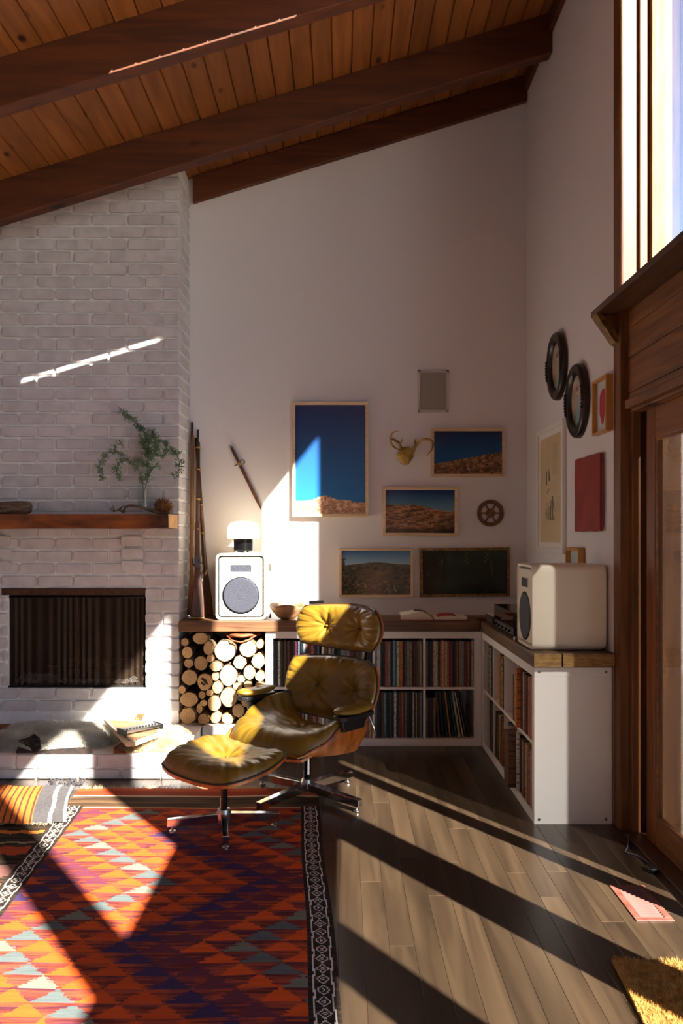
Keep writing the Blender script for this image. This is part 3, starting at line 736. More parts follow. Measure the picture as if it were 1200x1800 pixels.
for i, (cx, cy, rx, ry, kind) in enumerate(LOGS):
    X, Z, ax, az = ST[i]; ax *= 1.025; az *= 1.025      # let neighbours just touch
    n = 18 if kind != 1 else 7
    ph = rng.uniform(0, 6.28)
    rad = [1 + (rng.uniform(-.06, .01) if kind != 1 else rng.uniform(-.16, .03)) for _ in range(n)]
    y0 = rng.uniform(-0.012, 0.02) + (0.0 if kind != 2 else -0.015); ln = 0.36
    dx, dz = rng.uniform(-.004, .004), rng.uniform(-.003, .003)
    t = thing('firewood_log', None, 'log', (X, YF + y0, Z), 0, 'firewood stacked under the worktop')
    def ring(y, s, k=1.0, ox=0.0, oz=0.0):
        return [(ox + ax*s*rad[j]*math.cos(ph + 6.2832*j/n), y, oz + az*s*rad[j]*math.sin(ph + 6.2832*j/n)) for j in range(n)]
    bk = MB(); rr = [ring(0, 1.0), ring(ln*0.5, 1.0, 1, dx*.5, dz*.5), ring(ln, 0.97, 1, dx, dz)]
    bk.add([q for rg in rr for q in rg], [(a*n+j, a*n+(j+1)%n, (a+1)*n+(j+1)%n, (a+1)*n+j) for a in range(2) for j in range(n)] + [tuple(2*n+j for j in range(n))])
    bk.build('bark', M['bark'] if kind != 1 else M['cut'], t, smooth=(kind != 1))
    f = MB(); f.add(ring(0, 0.955) + ring(-0.003, 0.93), [(j, n + j, n + (j+1) % n, (j+1) % n) for j in range(n)] + [tuple(n + j for j in range(n))])
    f.build('sawn_face', M['cut'], t)
    if kind == 3:
        hb = MB()
        for q in range(9):
            a_, d_ = rng.uniform(0, 6.28), rng.uniform(0, 0.55); c = (ax*d_*math.cos(a_)*.8, -0.004, az*d_*math.sin(a_)*.8 + 0.1*az)
            hb.sphere(c, (rng.uniform(.1, .26)*ax, 0.003, rng.uniform(.1, .22)*az), 8, 4)
        hb.build('rotted_core', M['char'], t)
    big = 'large' if ax*az > 0.0044 else ('small' if ax*az < 0.0017 else 'medium')
    where = 'at the stack foot' if Z < 0.25 else ('topping the stack under the worktop' if Z > 0.62 else 'halfway up the stack')
    side = 'beside the brick chimney' if X < -0.97 else ('beside the white shelf' if X > -0.68 else '')
    t['label'] = ('%s %s firewood log %s %s' % (big, look[kind], where, side)).strip()
# leather bag squeezed in above the logs
bx_, bz_ = px(425, 1117, 5.50)
bg = thing('leather_bag', 'crumpled red-brown leather bag squeezed between firewood and worktop', 'bag', (bx_, 5.50, bz_ - 0.03))
def bag(s, t):
    a = s*math.pi*2; r = 0.12*(1 + 0.06*math.sin(3*a) + 0.03*math.sin(7*a)); h = math.sin(t*math.pi)
    return (r*h*math.cos(a), 0.09*h*math.sin(a) + 0.05, 0.032 - 0.022*math.cos(t*math.pi) + 0.004*math.sin(5*a)*h)
MB().grid(28, 12, bag).build('body', M['brownleather'], bg, smooth=True)
MB().tube([(-0.10, -0.03, 0.032), (-0.06, -0.062, 0.004), (0.0, -0.068, -0.008), (0.05, -0.062, 0.006), (0.1, -0.03, 0.034)], 0.005, 6).build('strap', M['brownleather'], bg, smooth=True)

# ------------------------------------------------------------------ lounge chair and ottoman
def fbm1(x, seed): return math.sin(x*1.0+seed)+0.5*math.sin(x*2.3+seed*2.1)+0.3*math.sin(x*4.7+seed*3.3)
def pod(parent, a, b, k, S, thick, tufts, T, nu=88, nv=64, taper=0.0, seed=1.0, creases=True, names=('cushion', 'shell'), p=5.0, rimr=0.0055):
    def xy(u, v, g=1.0):
        w = 1 + taper*v
        return a*g*w*u*math.sqrt(1 - k*v*v/2), b*g*v*math.sqrt(1 - k*u*u/2)
    def top(s, t):
        u, v = 2*s-1, 2*t-1
        u = math.copysign(1-(1-abs(u))**1.15, u); v = math.copysign(1-(1-abs(v))**1.15, v)
        x, y = xy(u, v); e = max(0.0, (1-abs(u)**p)*(1-abs(v)**p)); h = thick*e**0.55
        edge = 1 - e
        # gathered folds round the rim
        ang = math.atan2(y/b, x/a); h += 0.0052*fbm1(ang*17, seed)*min(1, e*3)*max(0, 1-e)**0.7
        for tx, ty, dep in tufts:
            dx, dy = x-tx, y-ty; d = math.hypot(dx, dy); th = math.atan2(dy, dx)
            h -= dep*math.exp(-(d/0.040)**2) + dep*0.75*math.exp(-(d/0.11)**2)
            h += 0.0045*math.cos(9*th + 1.4*math.sin(2*th) + seed)*math.exp(-((d-0.055)/0.045)**2)*e
            if creases: h -= 0.009*math.exp(-((dx + 0.016*math.sin(dy*18+seed))/0.0065)**2)*min(1, e*2)*math.exp(-(abs(dy)/0.13)**3)
        h += 0.0018*math.sin(x*46+7*math.sin(y*13+seed)+seed)*math.sin(y*30+seed*2)*e
        return T((x, y, S(u, v) + max(h, 0.0)))
    def bot(s, t):
        u, v = 2*s-1, 2*t-1; x, y = xy(u, v); return T((x, y, S(u, v) + 0.001))
    cu = MB(); cu.grid(nu, nv, top); cu.grid(nu, nv, bot, True)
    c = cu.build(names[0], M['leather'], parent, smooth=True)
    sh = MB(); g = 1.012; w = nu//2; hN = nv//2
    sh.grid(w, hN, lambda s, t: T((*xy(2*s-1, 2*t-1, g), S(2*s-1, 2*t-1))))
    sh.grid(w, hN, lambda s, t: T((*xy(2*s-1, 2*t-1, g), S(2*s-1, 2*t-1) - 0.014)), True)
    st = w + 1; off = st*(hN+1)
    per = [i for i in range(st)] + [j*st + w for j in range(1, hN+1)] + [hN*st + i for i in range(w-1, -1, -1)] + [j*st for j in range(hN-1, 0, -1)]
    for i in range(len(per)):
        a_, b_ = per[i], per[(i+1) % len(per)]; sh.f.append((b_, a_, a_+off, b_+off))
    s_ = sh.build(names[1], M['ply'], parent, auto=True)
    pp = []
    N = 40
    for e_ in range(4):
        for i in range(N):
            q = -1 + 2*i/N; u, v = ((q, -1), (1, q), (-q, 1), (-1, -q))[e_]; pp.append(T((*xy(u, v, 1.004), S(u, v) + 0.004)))
    MB().tube(pp, rimr, 6, closed=True).build('piping', M['piping'], c, smooth=True)
    for tx, ty, dep in tufts:
        # button at the bottom of its dimple
        bu, bv = tx/a, ty/b; z = S(bu, bv) + thick - dep*1.55
        MB().sphere((0, 0, 0), (0.011, 0.011, 0.007), 12, 6).build('button', M['leatherbtn'], c, smooth=True).location = T((tx, ty, z))
    return c, s_
def lerp(tb, t):
    for (a, x), (b, y) in zip(tb, tb[1:]):
        if t <= b: q = (t-a)/(b-a); q = q*q*(3-2*q); return x + (y-x)*q
    return tb[-1][1]
def star_base(par, ang0, r, hub_z, leg_w, leg_h, col_r, col_top, colmat, feet=(0, 0, 0, 0)):
    MB().lathe([(0.0, hub_z-0.045), (0.034, hub_z-0.045), (0.036, hub_z), (0.03, hub_z+0.022), (col_r, hub_z+0.026)], 24).build('hub', M['steel'], par, auto=True)
    MB().lathe([(col_r, hub_z), (col_r, col_top)], 20).build('column', colmat, par, auto=True)
    for k in range(4):
        a = ang0 + k*math.pi/2; ca, sa = math.cos(a), math.sin(a)
        def P(d, w, z): return (d*ca - w*sa, d*sa + w*ca, z)
        w0, w1 = leg_w/2, leg_w/2*0.8; h0 = hub_z + 0.004; h1 = 0.070
        z0b, z1b = hub_z - 0.040, h1 - leg_h
        vv = [P(0.02, -w0, z0b), P(r, -w1, z1b), P(r, w1, z1b), P(0.02, w0, z0b), P(0.02, -w0, h0), P(r, -w1, h1), P(r, w1, h1), P(0.02, w0, h0)]
        lg = MB().add(vv, [(0,3,2,1),(4,5,6,7),(0,1,5,4),(1,2,6,5),(2,3,7,6),(3,0,4,7)]).build('leg', M['chrome'], par, bevel=0.003)
        f0 = feet[k]
        MB().lathe([(0.006, z1b), (0.006, 0.014 + f0), (0.016, 0.012 + f0), (0.017, 0.004 + f0), (0.012, f0)], 14, P(r-0.025, 0, 0)).build('glide', M['steel'], lg, auto=True)
RUGZ = 0.008
FEET = (0, 0, 0.0075, 0)      # one glide stands on the kilim
ch = thing('lounge_chair', 'olive leather lounge chair with walnut shell on a four-star chrome base', 'chair', (-0.189, 4.40, 0.0), R(-42))
zr = [(0, .345), (.25, .388), (.5, .462), (.75, .508), (1, .53)]
def S_seat(u, v):
    t = (v+1)/2; z0 = .335 - .055*t; return z0 + (lerp(zr, t)-z0)*abs(u)**3.6 - 0.012*max(0, -v-0.5)*2
pod(ch, 0.338, 0.278, 0.62, S_seat, 0.118, [(0.0, 0.05, 0.020)], lambda p: (p[0], p[1]-0.098, p[2]), seed=1.3, names=('seat_cushion', 'seat_shell'), creases=False)
r1 = R(13)
pod(ch, 0.345, 0.182, 0.55, lambda u, v: 0.115*abs(u)**2.4, 0.088, [(-0.14, 0.005, 0.022), (0.14, 0.005, 0.022)],
    lambda p: (p[0], 0.29 + p[1]*math.sin(r1) - p[2]*math.cos(r1), 0.565 + p[1]*math.cos(r1) + p[2]*math.sin(r1)*0.4), taper=0.06, seed=2.1, names=('backrest_cushion', 'backrest_shell'))
r2 = R(8)
pod(ch, 0.325, 0.132, 0.62, lambda u, v: 0.105*abs(u)**2.4, 0.092, [(-0.125, 0.0, 0.024), (0.125, 0.0, 0.024)],
    lambda p: (p[0], 0.355 + p[1]*math.sin(r2) - p[2]*math.cos(r2), 0.914 + p[1]*math.cos(r2) + p[2]*math.sin(r2)*0.4), seed=3.7, names=('headrest_cushion', 'headrest_shell'))
for sx in (-1, 1):
    MB().box(sx*0.12-0.015, sx*0.12+0.015, 0.318, 0.326, 0.50, 0.60).build('back_brace', M['blacksteel'], ch)
    MB().tube([(sx*0.12, 0.312, 0.54), (sx*0.12, 0.345, 0.66), (sx*0.12, 0.372, 0.80), (sx*0.12, 0.375, 0.90)], 0.011, 8, sx=1.8).build('back_support', M['blacksteel'], ch, smooth=True)
    ar = MB()
    def arm(s, t):
        q = s*2*math.pi; L = 0.138; W = 0.052; e = 2.6
        cx_ = math.copysign(abs(math.cos(q))**(2/e), math.cos(q)); sy_ = math.copysign(abs(math.sin(q))**(2/e), math.sin(q))
        rr = math.sin(t*math.pi)**0.45 if 0 < t < 1 else 0
        return (sx*0.375 + W*rr*cx_*(1 - 0.12*sy_), -0.036 + L*rr*sy_, 0.548 - 0.019*math.cos(t*math.pi) + 0.006*abs(sy_))
    ar.grid(40, 14, arm, True); ar.build('arm_pad', M['leather'], ch, smooth=True)
    MB().prism([(sx*0.375-0.045, -0.145), (sx*0.375-0.02, -0.165), (sx*0.375+0.02, -0.165), (sx*0.375+0.045, -0.145), (sx*0.375+0.045, 0.07), (sx*0.375+0.02, 0.09), (sx*0.375-0.02, 0.09), (sx*0.375-0.045, 0.07)], 0.509, 0.531).build('arm_tray', M['black'], ch, bevel=0.004)
    MB().prism([(-0.11, 0.44), (0.05, 0.44), (0.075, 0.51), (-0.125, 0.51)], sx*0.345, sx*0.372, 'x').build('arm_bracket', M['black'], ch, bevel=0.005)
    MB().tube([(sx*0.350, 0.10, 0.50), (sx*0.352, 0.15, 0.42), (sx*0.352, 0.165, 0.375)], 0.008, 8).build('hinge_strap', M['steel'], ch, smooth=True)
    sc_ = MB()
    # seat side: the upright walnut cheek between shell and arm
    def cheek(y, f): 
        t = (y+0.14+0.325)/0.65; return (lerp(zr, t), )
    ck = MB()
    ys = [-0.366 + 0.536*i/14 for i in range(15)]
    lo, hi = [], []
    for y in ys:
        t = max(0, min(1, (y+0.376)/0.556)); xo = 0.338*1.012*math.sqrt(max(0.02, 1-0.62*(2*t-1)**2/2)) 
        hi.append((sx*(xo+0.002), y, lerp(zr, t)+0.001)); lo.append((sx*(xo-0.05-0.02*t), y, .335-.055*t-0.012+0.02*(1-t)))
    mid = [(sx*(abs(h_[0])-0.004), h_[1], l_[2]+(h_[2]-l_[2])*0.45) for h_, l_ in zip(hi, lo)]
    N_ = len(ys)
    inn = [(p[0]-sx*0.012, p[1], p[2]) for p in hi]; inm = [(p[0]-sx*0.014, p[1], p[2]) for p in mid]; inl = [(p[0]-sx*0.01, p[1], p[2]+0.012) for p in lo]
    rows = [inl, inm, inn, hi, mid, lo]
    ck.add([p for r_ in rows for p in r_], [(a*N_+i, a*N_+i+1, (a+1)*N_+i+1, (a+1)*N_+i) for a in range(5) for i in range(N_-1)])
    cko = ck.build('side_cheek', M['ply'], ch, smooth=True)
    for yy, zz in ((-0.10, .44), (-0.05, .445), (0.0, .455), (0.04, .46), (0.07, .475), (0.0, .40), (0.06, .38), (0.09, .43), (0.02, .33)):
        t = (yy+0.376)/0.556; xo = 0.338*1.012*math.sqrt(1-0.62*(2*t-1)**2/2)
        MB().sphere((sx*(xo+0.0005-max(0,(.43-zz))*0.25), yy, zz), 0.0042, 8, 5).build('screw', M['steel'], cko, smooth=True)
MB().box(-0.09, 0.09, -0.09, 0.09, 0.262, 0.282).build('swivel_plate', M['blacksteel'], ch, bevel=0.004)
MB().box(-0.05, 0.05, -0.17, -0.09, 0.255, 0.275).build('tilt_bracket', M['blacksteel'], ch, bevel=0.004)
star_base(ch, R(92), 0.375, 0.085, 0.046, 0.040, 0.021, 0.265, M['blacksteel'], FEET)
MB().tube([(0.029, -0.02, 0.14), (0.029, -0.02, 0.26)], 0.006, 8).build('column_trim', M['chrome'], ch)

ot = thing('ottoman', 'olive leather ottoman with walnut shell on a small four-star base', 'ottoman', (-0.575, 3.90, RUGZ), R(-42))
def S_ott(u, v):
    t = (v+1)/2; return .282 + 0.012*t + (0.030 + 0.055*t)*abs(u)**3 + 0.026*max(0, abs(v)-0.3)*0 + 0.02*v*v*(1-u*u)
pod(ot, 0.305, 0.234, 0.72, S_ott, 0.090, [(0.0, 0.02, 0.018)], lambda p: p, seed=5.2, names=('cushion', 'shell'), creases=False)
MB().box(-0.08, 0.08, -0.08, 0.08, 0.245, 0.268).build('mount_plate', M['blacksteel'], ot, bevel=0.003)
star_base(ot, R(52), 0.272, 0.082, 0.036, 0.038, 0.017, 0.25, M['blacksteel'])
# ------------------------------------------------------------------ colour grids (weave and print)
def sr(c): return np.array(lin(c))
_lat = np.random.RandomState(11).rand(256, 256)
def vnoise(x, y):
    xi = np.floor(x).astype(int); yi = np.floor(y).astype(int); fx = x-xi; fy = y-yi
    fx = fx*fx*(3-2*fx); fy = fy*fy*(3-2*fy)
    g = lambda a, b: _lat[a % 256, b % 256]
    return (g(xi,yi)*(1-fx)+g(xi+1,yi)*fx)*(1-fy)+(g(xi,yi+1)*(1-fx)+g(xi+1,yi+1)*fx)*fy
def fbm(x, y, o=4):
    r = 0; a = 0.5; t = 0
    for i in range(o): r = r + a*vnoise(x*2**i+i*17, y*2**i+i*31); t += a; a *= 0.5
    return r/t
def colgrid(name, P, nx, ny, fn, mat, parent, zfn=None):
    """P(s,t) -> positions (arrays); fn(s,t) -> linear rgb per face"""
    s, t = np.meshgrid(np.linspace(0, 1, nx+1), np.linspace(0, 1, ny+1)); V = np.stack(P(s, t), -1).reshape(-1, 3)
    i = np.arange(nx); j = np.arange(ny); I, Jx = np.meshgrid(i, j); w = nx+1
    Fq = np.stack([Jx*w+I, Jx*w+I+1, (Jx+1)*w+I+1, (Jx+1)*w+I], -1).reshape(-1, 4)
    me = bpy.data.meshes.new(name); me.vertices.add(len(V)); me.vertices.foreach_set('co', V.ravel())
    me.loops.add(Fq.size); me.loops.foreach_set('vertex_index', Fq.ravel())
    me.polygons.add(len(Fq)); me.polygons.foreach_set('loop_start', np.arange(0, Fq.size, 4)); me.polygons.foreach_set('loop_total', np.full(len(Fq), 4))
    me.update(calc_edges=True)
    at = me.color_attributes.new('Col', 'FLOAT_COLOR', 'CORNER')
    sc, tc_ = np.meshgrid((i+.5)/nx, (j+.5)/ny); c = fn(sc, tc_).reshape(-1, 3)
    cc = np.ones((len(c), 4)); cc[:, :3] = np.clip(c, 0, 1); at.data.foreach_set('color', np.repeat(cc, 4, 0).ravel())
    me.update()
    return ob(name, me, mat, parent)
def mixc(a, b, f): f = np.clip(f, 0, 1)[..., None]; return a*(1-f)+b*f
def full(c, s): return np.broadcast_to(sr(c), s.shape+(3,)).copy()

# ---- prints
def sky_grad(t, lo, hi, a, b): return mixc(sr(lo)[None,None], sr(hi)[None,None], (t-a)/(b-a))
def rock(s, t, c1, c2, c3, fx, fy):
    n1 = fbm(s*fx, t*fy, 5); n2 = fbm(s*fx*2.7+5, t*fy*2.7+9, 4)
    c = mixc(sr(c1)[None,None], sr(c2)[None,None], (n1-.3)/.4); return mixc(c, sr(c3)[None,None], np.clip((n2-.52)*6, 0, 1)*.8)
def art_dune(s, t):
    c = sky_grad(t, (22, 106, 172), (10, 36, 96), .1, .95);
    r = .115 + .055*np.exp(-((s-.42)/.16)**2) + .02*np.exp(-((s-.7)/.12)**2) - .02*s + .012*fbm(s*14, s*0+3)
    k = rock(s, t, (170, 120, 92), (226, 184, 150), (120, 82, 62), 18, 40); return np.where((t < r)[..., None], k, c)
def art_hill(s, t):
    c = sky_grad(t, (14, 84, 140), (8, 38, 84), .3, 1); r = .22 + .30*s + .03*fbm(s*20, s*0+1)
    k = rock(s, t, (92, 62, 40), (176, 132, 92), (38, 36, 24), 22, 16); return np.where((t < r)[..., None], k, c)
def art_mtn(s, t):
    c = sky_grad(t, (96, 150, 176), (10, 50, 104), .5, .95); r = np.maximum(.66 - .22*np.maximum(0, s-.42)*1.6 + .05*fbm(s*12, s*0+2) - .02, .50 + .02*np.sin(s*7))
    k = rock(s, t, (96, 62, 42), (190, 138, 98), (46, 32, 26), 12, 26); k = mixc(k, full((40, 30, 28), s), np.clip((.16-t)*6, 0, .8) + np.clip((s-.72)*2.4*(t < .42), 0, .5))
    return np.where((t < r)[..., None], k, c)
def art_trail(s, t):
    c = sky_grad(t, (150, 186, 204), (18, 92, 150), .68, 1.0); r = .68 + .06*np.exp(-((s-.5)/.28)**2) - .02*np.abs(s-.8) + .012*fbm(s*18, s*0+5)
    k = rock(s, t, (58, 52, 34), (112, 92, 60), (30, 32, 22), 16, 18); path = np.exp(-((s-.5-.2*(t-.3))/.17)**2)*(t < .55); k = mixc(k, full((140, 106, 82), s), path*.55)
    st = fbm(s*46, t*30, 3); k = mixc(k, full((196, 188, 180), s), ((st > .66)*(t < .34)*(s < .8))*.45); bush = (fbm(s*30+3, t*26, 4) > .5)*(t < .98 - s*2.6)*(s < .2); k2 = np.where((t < r)[..., None], k, c)
    return mixc(k2, full((26, 40, 26), s), bush*.85)
def art_dark(s, t):
    c = mixc(full((14, 26, 20), s), full((10, 10, 12), s), 1-t); c = mixc(c, full((26, 52, 38), s), (fbm(s*6, t*4)-.45)*2)
    for cx, t0, t1, wv, sl in ((.20, .62, .86, .02, .05), (.25, .7, .84, .01, -.12), (.52, .68, .98, .015, .02), (.76, .72, .96, .02, -.06), (.81, .42, .76, .012, .03), (.07, .40, .52, .01, .0)):
        xx = cx + sl*(.86-t) + wv*np.sin(t*60+cx*30); d = np.abs(s-xx); on = (t > t0)*(t < t1)
        c = mixc(c, full((140, 136, 66), s), np.clip(1-d/.006, 0, 1)*on*.75)
    return c
def art_ink(s, t):
    c = mixc(full((222, 200, 160), s), full((206, 182, 140), s), fbm(s*4, t*6)); c = mixc(c, full((180, 170, 144), s), np.clip((.16-np.abs(s-.72))*8, 0, 1)*((t > .62)*(t < .92))*.55 + ((t > .22)*(t < .42)*(s > .55)*(fbm(s*3, t*9) > .45))*.4)
    for cx, t0, t1, w in ((.30, .21, .36, .010), (.36, .21, .38, .012), (.44, .21, .34, .022), (.53, .21, .40, .030), (.63, .21, .43, .034), (.73, .21, .36, .010)):
        c = mixc(c, full((70, 64, 52), s), (np.abs(s-cx-.01*np.sin(t*40)) < w)*(t > t0)*(t < t1)*(fbm(s*40, t*20) > .36)*.9)
    tri = (t > .56)*(t < .72)*(np.abs(s-.42-(.72-t)*.5) < (.72-t)*.4)*(t > .58); c = mixc(c, full((80, 78, 68), s), tri*(fbm(s*20, t*14) > .4)*.9)
    c = mixc(c, full((70, 66, 56), s), ((np.abs(s-.33) < .02)*(t > .54)*(t < .68))*.9); c = mixc(c, full((40, 36, 32), s), (np.abs(t-.475-.35*(s-.38)) < .008)*(np.abs(s-.40) < .05)*1.0); return c
def art_drop(s, t):
    c = full((206, 212, 210), s); u = (s-.5)/.34; v = (t-.5)/.36
    inside = np.where(v > .35, (u/.9)**2 + ((v-.35)/.6)**2 < 1, (v > -1)*(u > -.9+.0*v)*(u < .9*(v+1)/1.35*1.0)*(u > -.9*np.minimum(1, (v+1.35))) )
    c = mixc(c, full((176, 44, 74), s), inside*1.0); return c
def art_tip(s, t):
    c = full((186, 198, 200), s); return mixc(c, full((150, 40, 44), s), (t < .42)*(np.abs(s-.5) < (.42-t)*1.1)*(t > .2)*1.0)
def art_lady(col):
    def f(s, t):
        c = mixc(full((196, 172, 144), s), full((150, 140, 120), s), fbm(s*4, t*6)); c = mixc(c, full((86, 104, 76), s), np.clip((.42-t)*4, 0, .8))
        gown = (np.abs(s-.5-.02*np.sin(t*9)) < .06+.26*np.clip(.62-t, 0, 1))*(t < .62)*(t > .08); c = mixc(c, full(col, s), gown*.85*(.7+.3*fbm(s*10, t*30)))
        head = ((s-.5)/.07)**2 + ((t-.70)/.055)**2 < 1; c = mixc(c, full((214, 176, 148), s), head*1.0); hair = (((s-.5)/.085)**2 + ((t-.735)/.05)**2 < 1); c = mixc(c, full((92, 66, 44), s), hair*.85); return c
    return f

def wall_frame(name, label, x0, x1, y0, y1, fw, depth, fmat, art, nx, ny, mat='print', tilt=0.0, cat='picture', fw2=None):
    """framed print on the back wall from its pixel box"""
    Yf = YB - depth; X0, Z1 = px(x0, y0, Yf); X1, Z0_ = px(x1, y1, Yf); w, h = X1-X0, Z1-Z0_
    t = thing(name, label, cat, ((X0+X1)/2, YB - 0.001, (Z0_+Z1)/2)); t.rotation_euler = (0, tilt, 0)
    for a in ((-w/2, w/2, h/2-fw, h/2), (-w/2, w/2, -h/2, -h/2+fw)):
        MB().box(a[0], a[1], -depth, 0, a[2], a[3]).build('frame_rail', fmat, t, bevel=0.0015)
    for a in ((-w/2, -w/2+fw), (w/2-fw, w/2)):
        MB().box(a[0], a[1], -depth, 0, -h/2+fw, h/2-fw).build('frame_rail', fmat, t, bevel=0.0015)
    iw, ih = w/2-fw, h/2-fw
    if fw2:
        bl = MB(); bl.box(-iw, iw, -depth*.8, 0, ih-fw2, ih); bl.box(-iw, iw, -depth*.8, 0, -ih, -ih+fw2); bl.box(-iw, -iw+fw2, -depth*.8, 0, -ih, ih); bl.box(iw-fw2, iw, -depth*.8, 0, -ih, ih); bl.build('inner_slip', M['soot'], t)
    MB().box(-iw, iw, -0.006, -0.001, -ih, ih).build('backing', M['mount'], t)
    colgrid('print', lambda s, q: (-iw+2*iw*s, np.full_like(s, -depth*.55), -ih+2*ih*q), nx, ny, art, M[mat], t)
    return t
wall_frame('framed_print', 'tall framed desert print, deep blue sky over a pale dune', 513.5, 647.5, 706, 908.5, 0.022, 0.04, M['pine'], art_dune, 110, 160)
wall_frame('framed_print', 'framed print of a scrubby brown hillside under dark blue sky', 758, 887.5, 753, 838, 0.020, 0.035, M['pine'], art_hill, 150, 100)
wall_frame('framed_print', 'framed print of brown desert mountains beneath the antlers', 673, 804, 856.5, 941.5, 0.020, 0.035, M['pine'], art_mtn, 150, 100, tilt=R(0.3))
wall_frame('framed_print', 'framed print of a stony trail and green hill under light blue sky', 596, 726, 964, 1050, 0.018, 0.035, M['pine'], art_trail, 170, 120)
wall_frame('framed_painting', 'dark green painting with yellow marks in a thin gilt frame', 738, 896, 963, 1049, 0.020, 0.03, M['gilt'], art_dark, 190, 110, tilt=R(-0.6), cat='painting')

# ---- right-wall pictures (built in the YZ plane, facing -X)
def side_frame(name, label, Y0, Y1, Z0_, Z1, fw, depth, fmat, art, nx, ny, mount=0.0, mat='print', cat='picture', rec=0.55):
    w, h = Y1-Y0, Z1-Z0_; t = thing(name, label, cat, (XR - 0.001, (Y0+Y1)/2, (Z0_+Z1)/2))
    for a in ((-w/2, w/2, h/2-fw, h/2), (-w/2, w/2, -h/2, -h/2+fw)):
        MB().box(-depth, 0, a[0], a[1], a[2], a[3]).build('frame_rail', fmat, t, bevel=0.0015)
    for a in ((-w/2, -w/2+fw), (w/2-fw, w/2)):
        MB().box(-depth, 0, a[0], a[1], -h/2+fw, h/2-fw).build('frame_rail', fmat, t, bevel=0.0015)
    iw, ih = w/2-fw, h/2-fw; xx = -depth*rec
    MB().box(xx+0.001, -0.001, -iw, iw, -ih, ih).build('mount', M['mount'], t)
    jw, jh = iw-mount, ih-mount
    colgrid('print', lambda s, q: (np.full_like(s, xx-0.0005), jw-2*jw*s, -jh+2*jh*q), nx, ny, art, M[mat], t)
    return t
side_frame('framed_print', 'white framed ink drawing on cream paper hung on the right wall', 4.84, 5.49, 1.335, 2.162, 0.035, 0.024, M['white'], art_ink, 90, 140, mount=0.035)
side_frame('framed_print', 'oak box frame holding a crimson half-heart beside the post', 4.005, 4.232, 1.977, 2.263, 0.012, 0.036, M['oak'], art_drop, 60, 80, rec=0.3)
side_frame('framed_print', 'little oak box frame with a red triangle behind the cream speaker', 4.468, 4.73, 1.09, 1.378, 0.018, 0.038, M['oak'], art_tip, 60, 60, rec=0.3)
rc = thing('red_canvas', 'plain dark red stretched canvas on the right wall', 'painting', (XR - 0.001, 4.352, 1.676))
def canv(s, q):
    return (-0.026 - 0.0015*math.sin(s*9)*math.sin(q*7), 0.223-0.446*s + 0.003*math.sin(q*11), -0.205+0.41*q + 0.002*math.sin(s*13))
MB().grid(14, 14, canv).build('canvas', M['red'], rc, smooth=True)
MB().box(-0.0245, -0.012, -0.222, 0.222, -0.204, 0.204).build('canvas_edge', M['red'], rc); MB().box(-0.012, 0, -0.2, 0.2, -0.18, 0.18).build('stretcher', M['canvas'], rc)
def oval(label, Yc, Zc, hw, hh, col):
    t = thing('oval_portrait', label, 'picture', (XR - 0.001, Yc, Zc)); t.location.x -= 0.0048; t.rotation_euler = (0, R(-1.5), 0)
    N = 64; prof = [(1.0, 0.0), (1.0, 0.018), (0.97, 0.030), (0.92, 0.036), (0.86, 0.030), (0.80, 0.036), (0.73, 0.030), (0.66, 0.016), (0.64, 0.008)]
    vv = []; ff = []
    for i in range(N):
        a = 2*math.pi*i/N
        for g, d in prof: 
            e = (1-g)*hw
            vv.append((-d, (hw-e)*math.cos(a), (hh-e)*math.sin(a)))
    n = len(prof)
    for i in range(N):
        for j in range(n-1): ff.append((i*n+j, i*n+j+1, ((i+1)%N)*n+j+1, ((i+1)%N)*n+j))
    fr = MB().add(vv, ff).build('oval_frame', M['ovalf'], t, smooth=True)
    for k in range(-3, 4):      # carved berries on both flanks
        for sd_ in (0, math.pi):
            a = sd_ + k*0.10
            MB().sphere((-0.036, 0.90*hw*math.cos(a), 0.90*hh*math.sin(a)), (0.010, 0.012, 0.011), 8, 5).build('carved_bead', M['ovalf'], fr, smooth=True)
    iw, ih = 0.65*hw, hh-0.35*hw
    def P(s, q):
        r = q; a = s*2*np.pi; return (np.full_like(s, -0.010), iw*r*np.cos(a), ih*r*np.sin(a))
    art = art_lady(col)
    colgrid('portrait', P, 96, 40, lambda s, q: art(.5-.5*q*np.cos(s*2*np.pi), .5+.5*q*np.sin(s*2*np.pi)), M['print'], t)
oval('upper oval carved black frame with a portrait in pale green', 4.985, 2.507, 0.185, 0.212, (150, 168, 128))
oval('lower oval carved black frame with a portrait in blue dress', 4.555, 2.218, 0.185, 0.212, (120, 152, 166))

# ---- built-in grey speaker, antlers, gear, bayonet
X0, Z1 = px(734, 651, YB); X1, Z0_ = px(788, 725, YB); w, h = X1-X0, Z1-Z0_
ws = thing('wall_speaker', 'flat grey grille of a speaker built into the back wall', 'speaker', ((X0+X1)/2, YB-0.001, (Z0_+Z1)/2))
fr = MB(); fr.box(-w/2, w/2, -0.012, 0, h/2-.018, h/2); fr.box(-w/2, w/2, -0.012, 0, -h/2, -h/2+.018); fr.box(-w/2, -w/2+.018, -0.012, 0, -h/2, h/2); fr.box(w/2-.018, w/2, -0.012, 0, -h/2, h/2); fr.build('frame', M['grillfr'], ws, bevel=0.002)
MB().box(-w/2+.018, w/2-.018, -0.008, 0, -h/2+.018, h/2-.018).build('grille', M['grillpl'], ws)

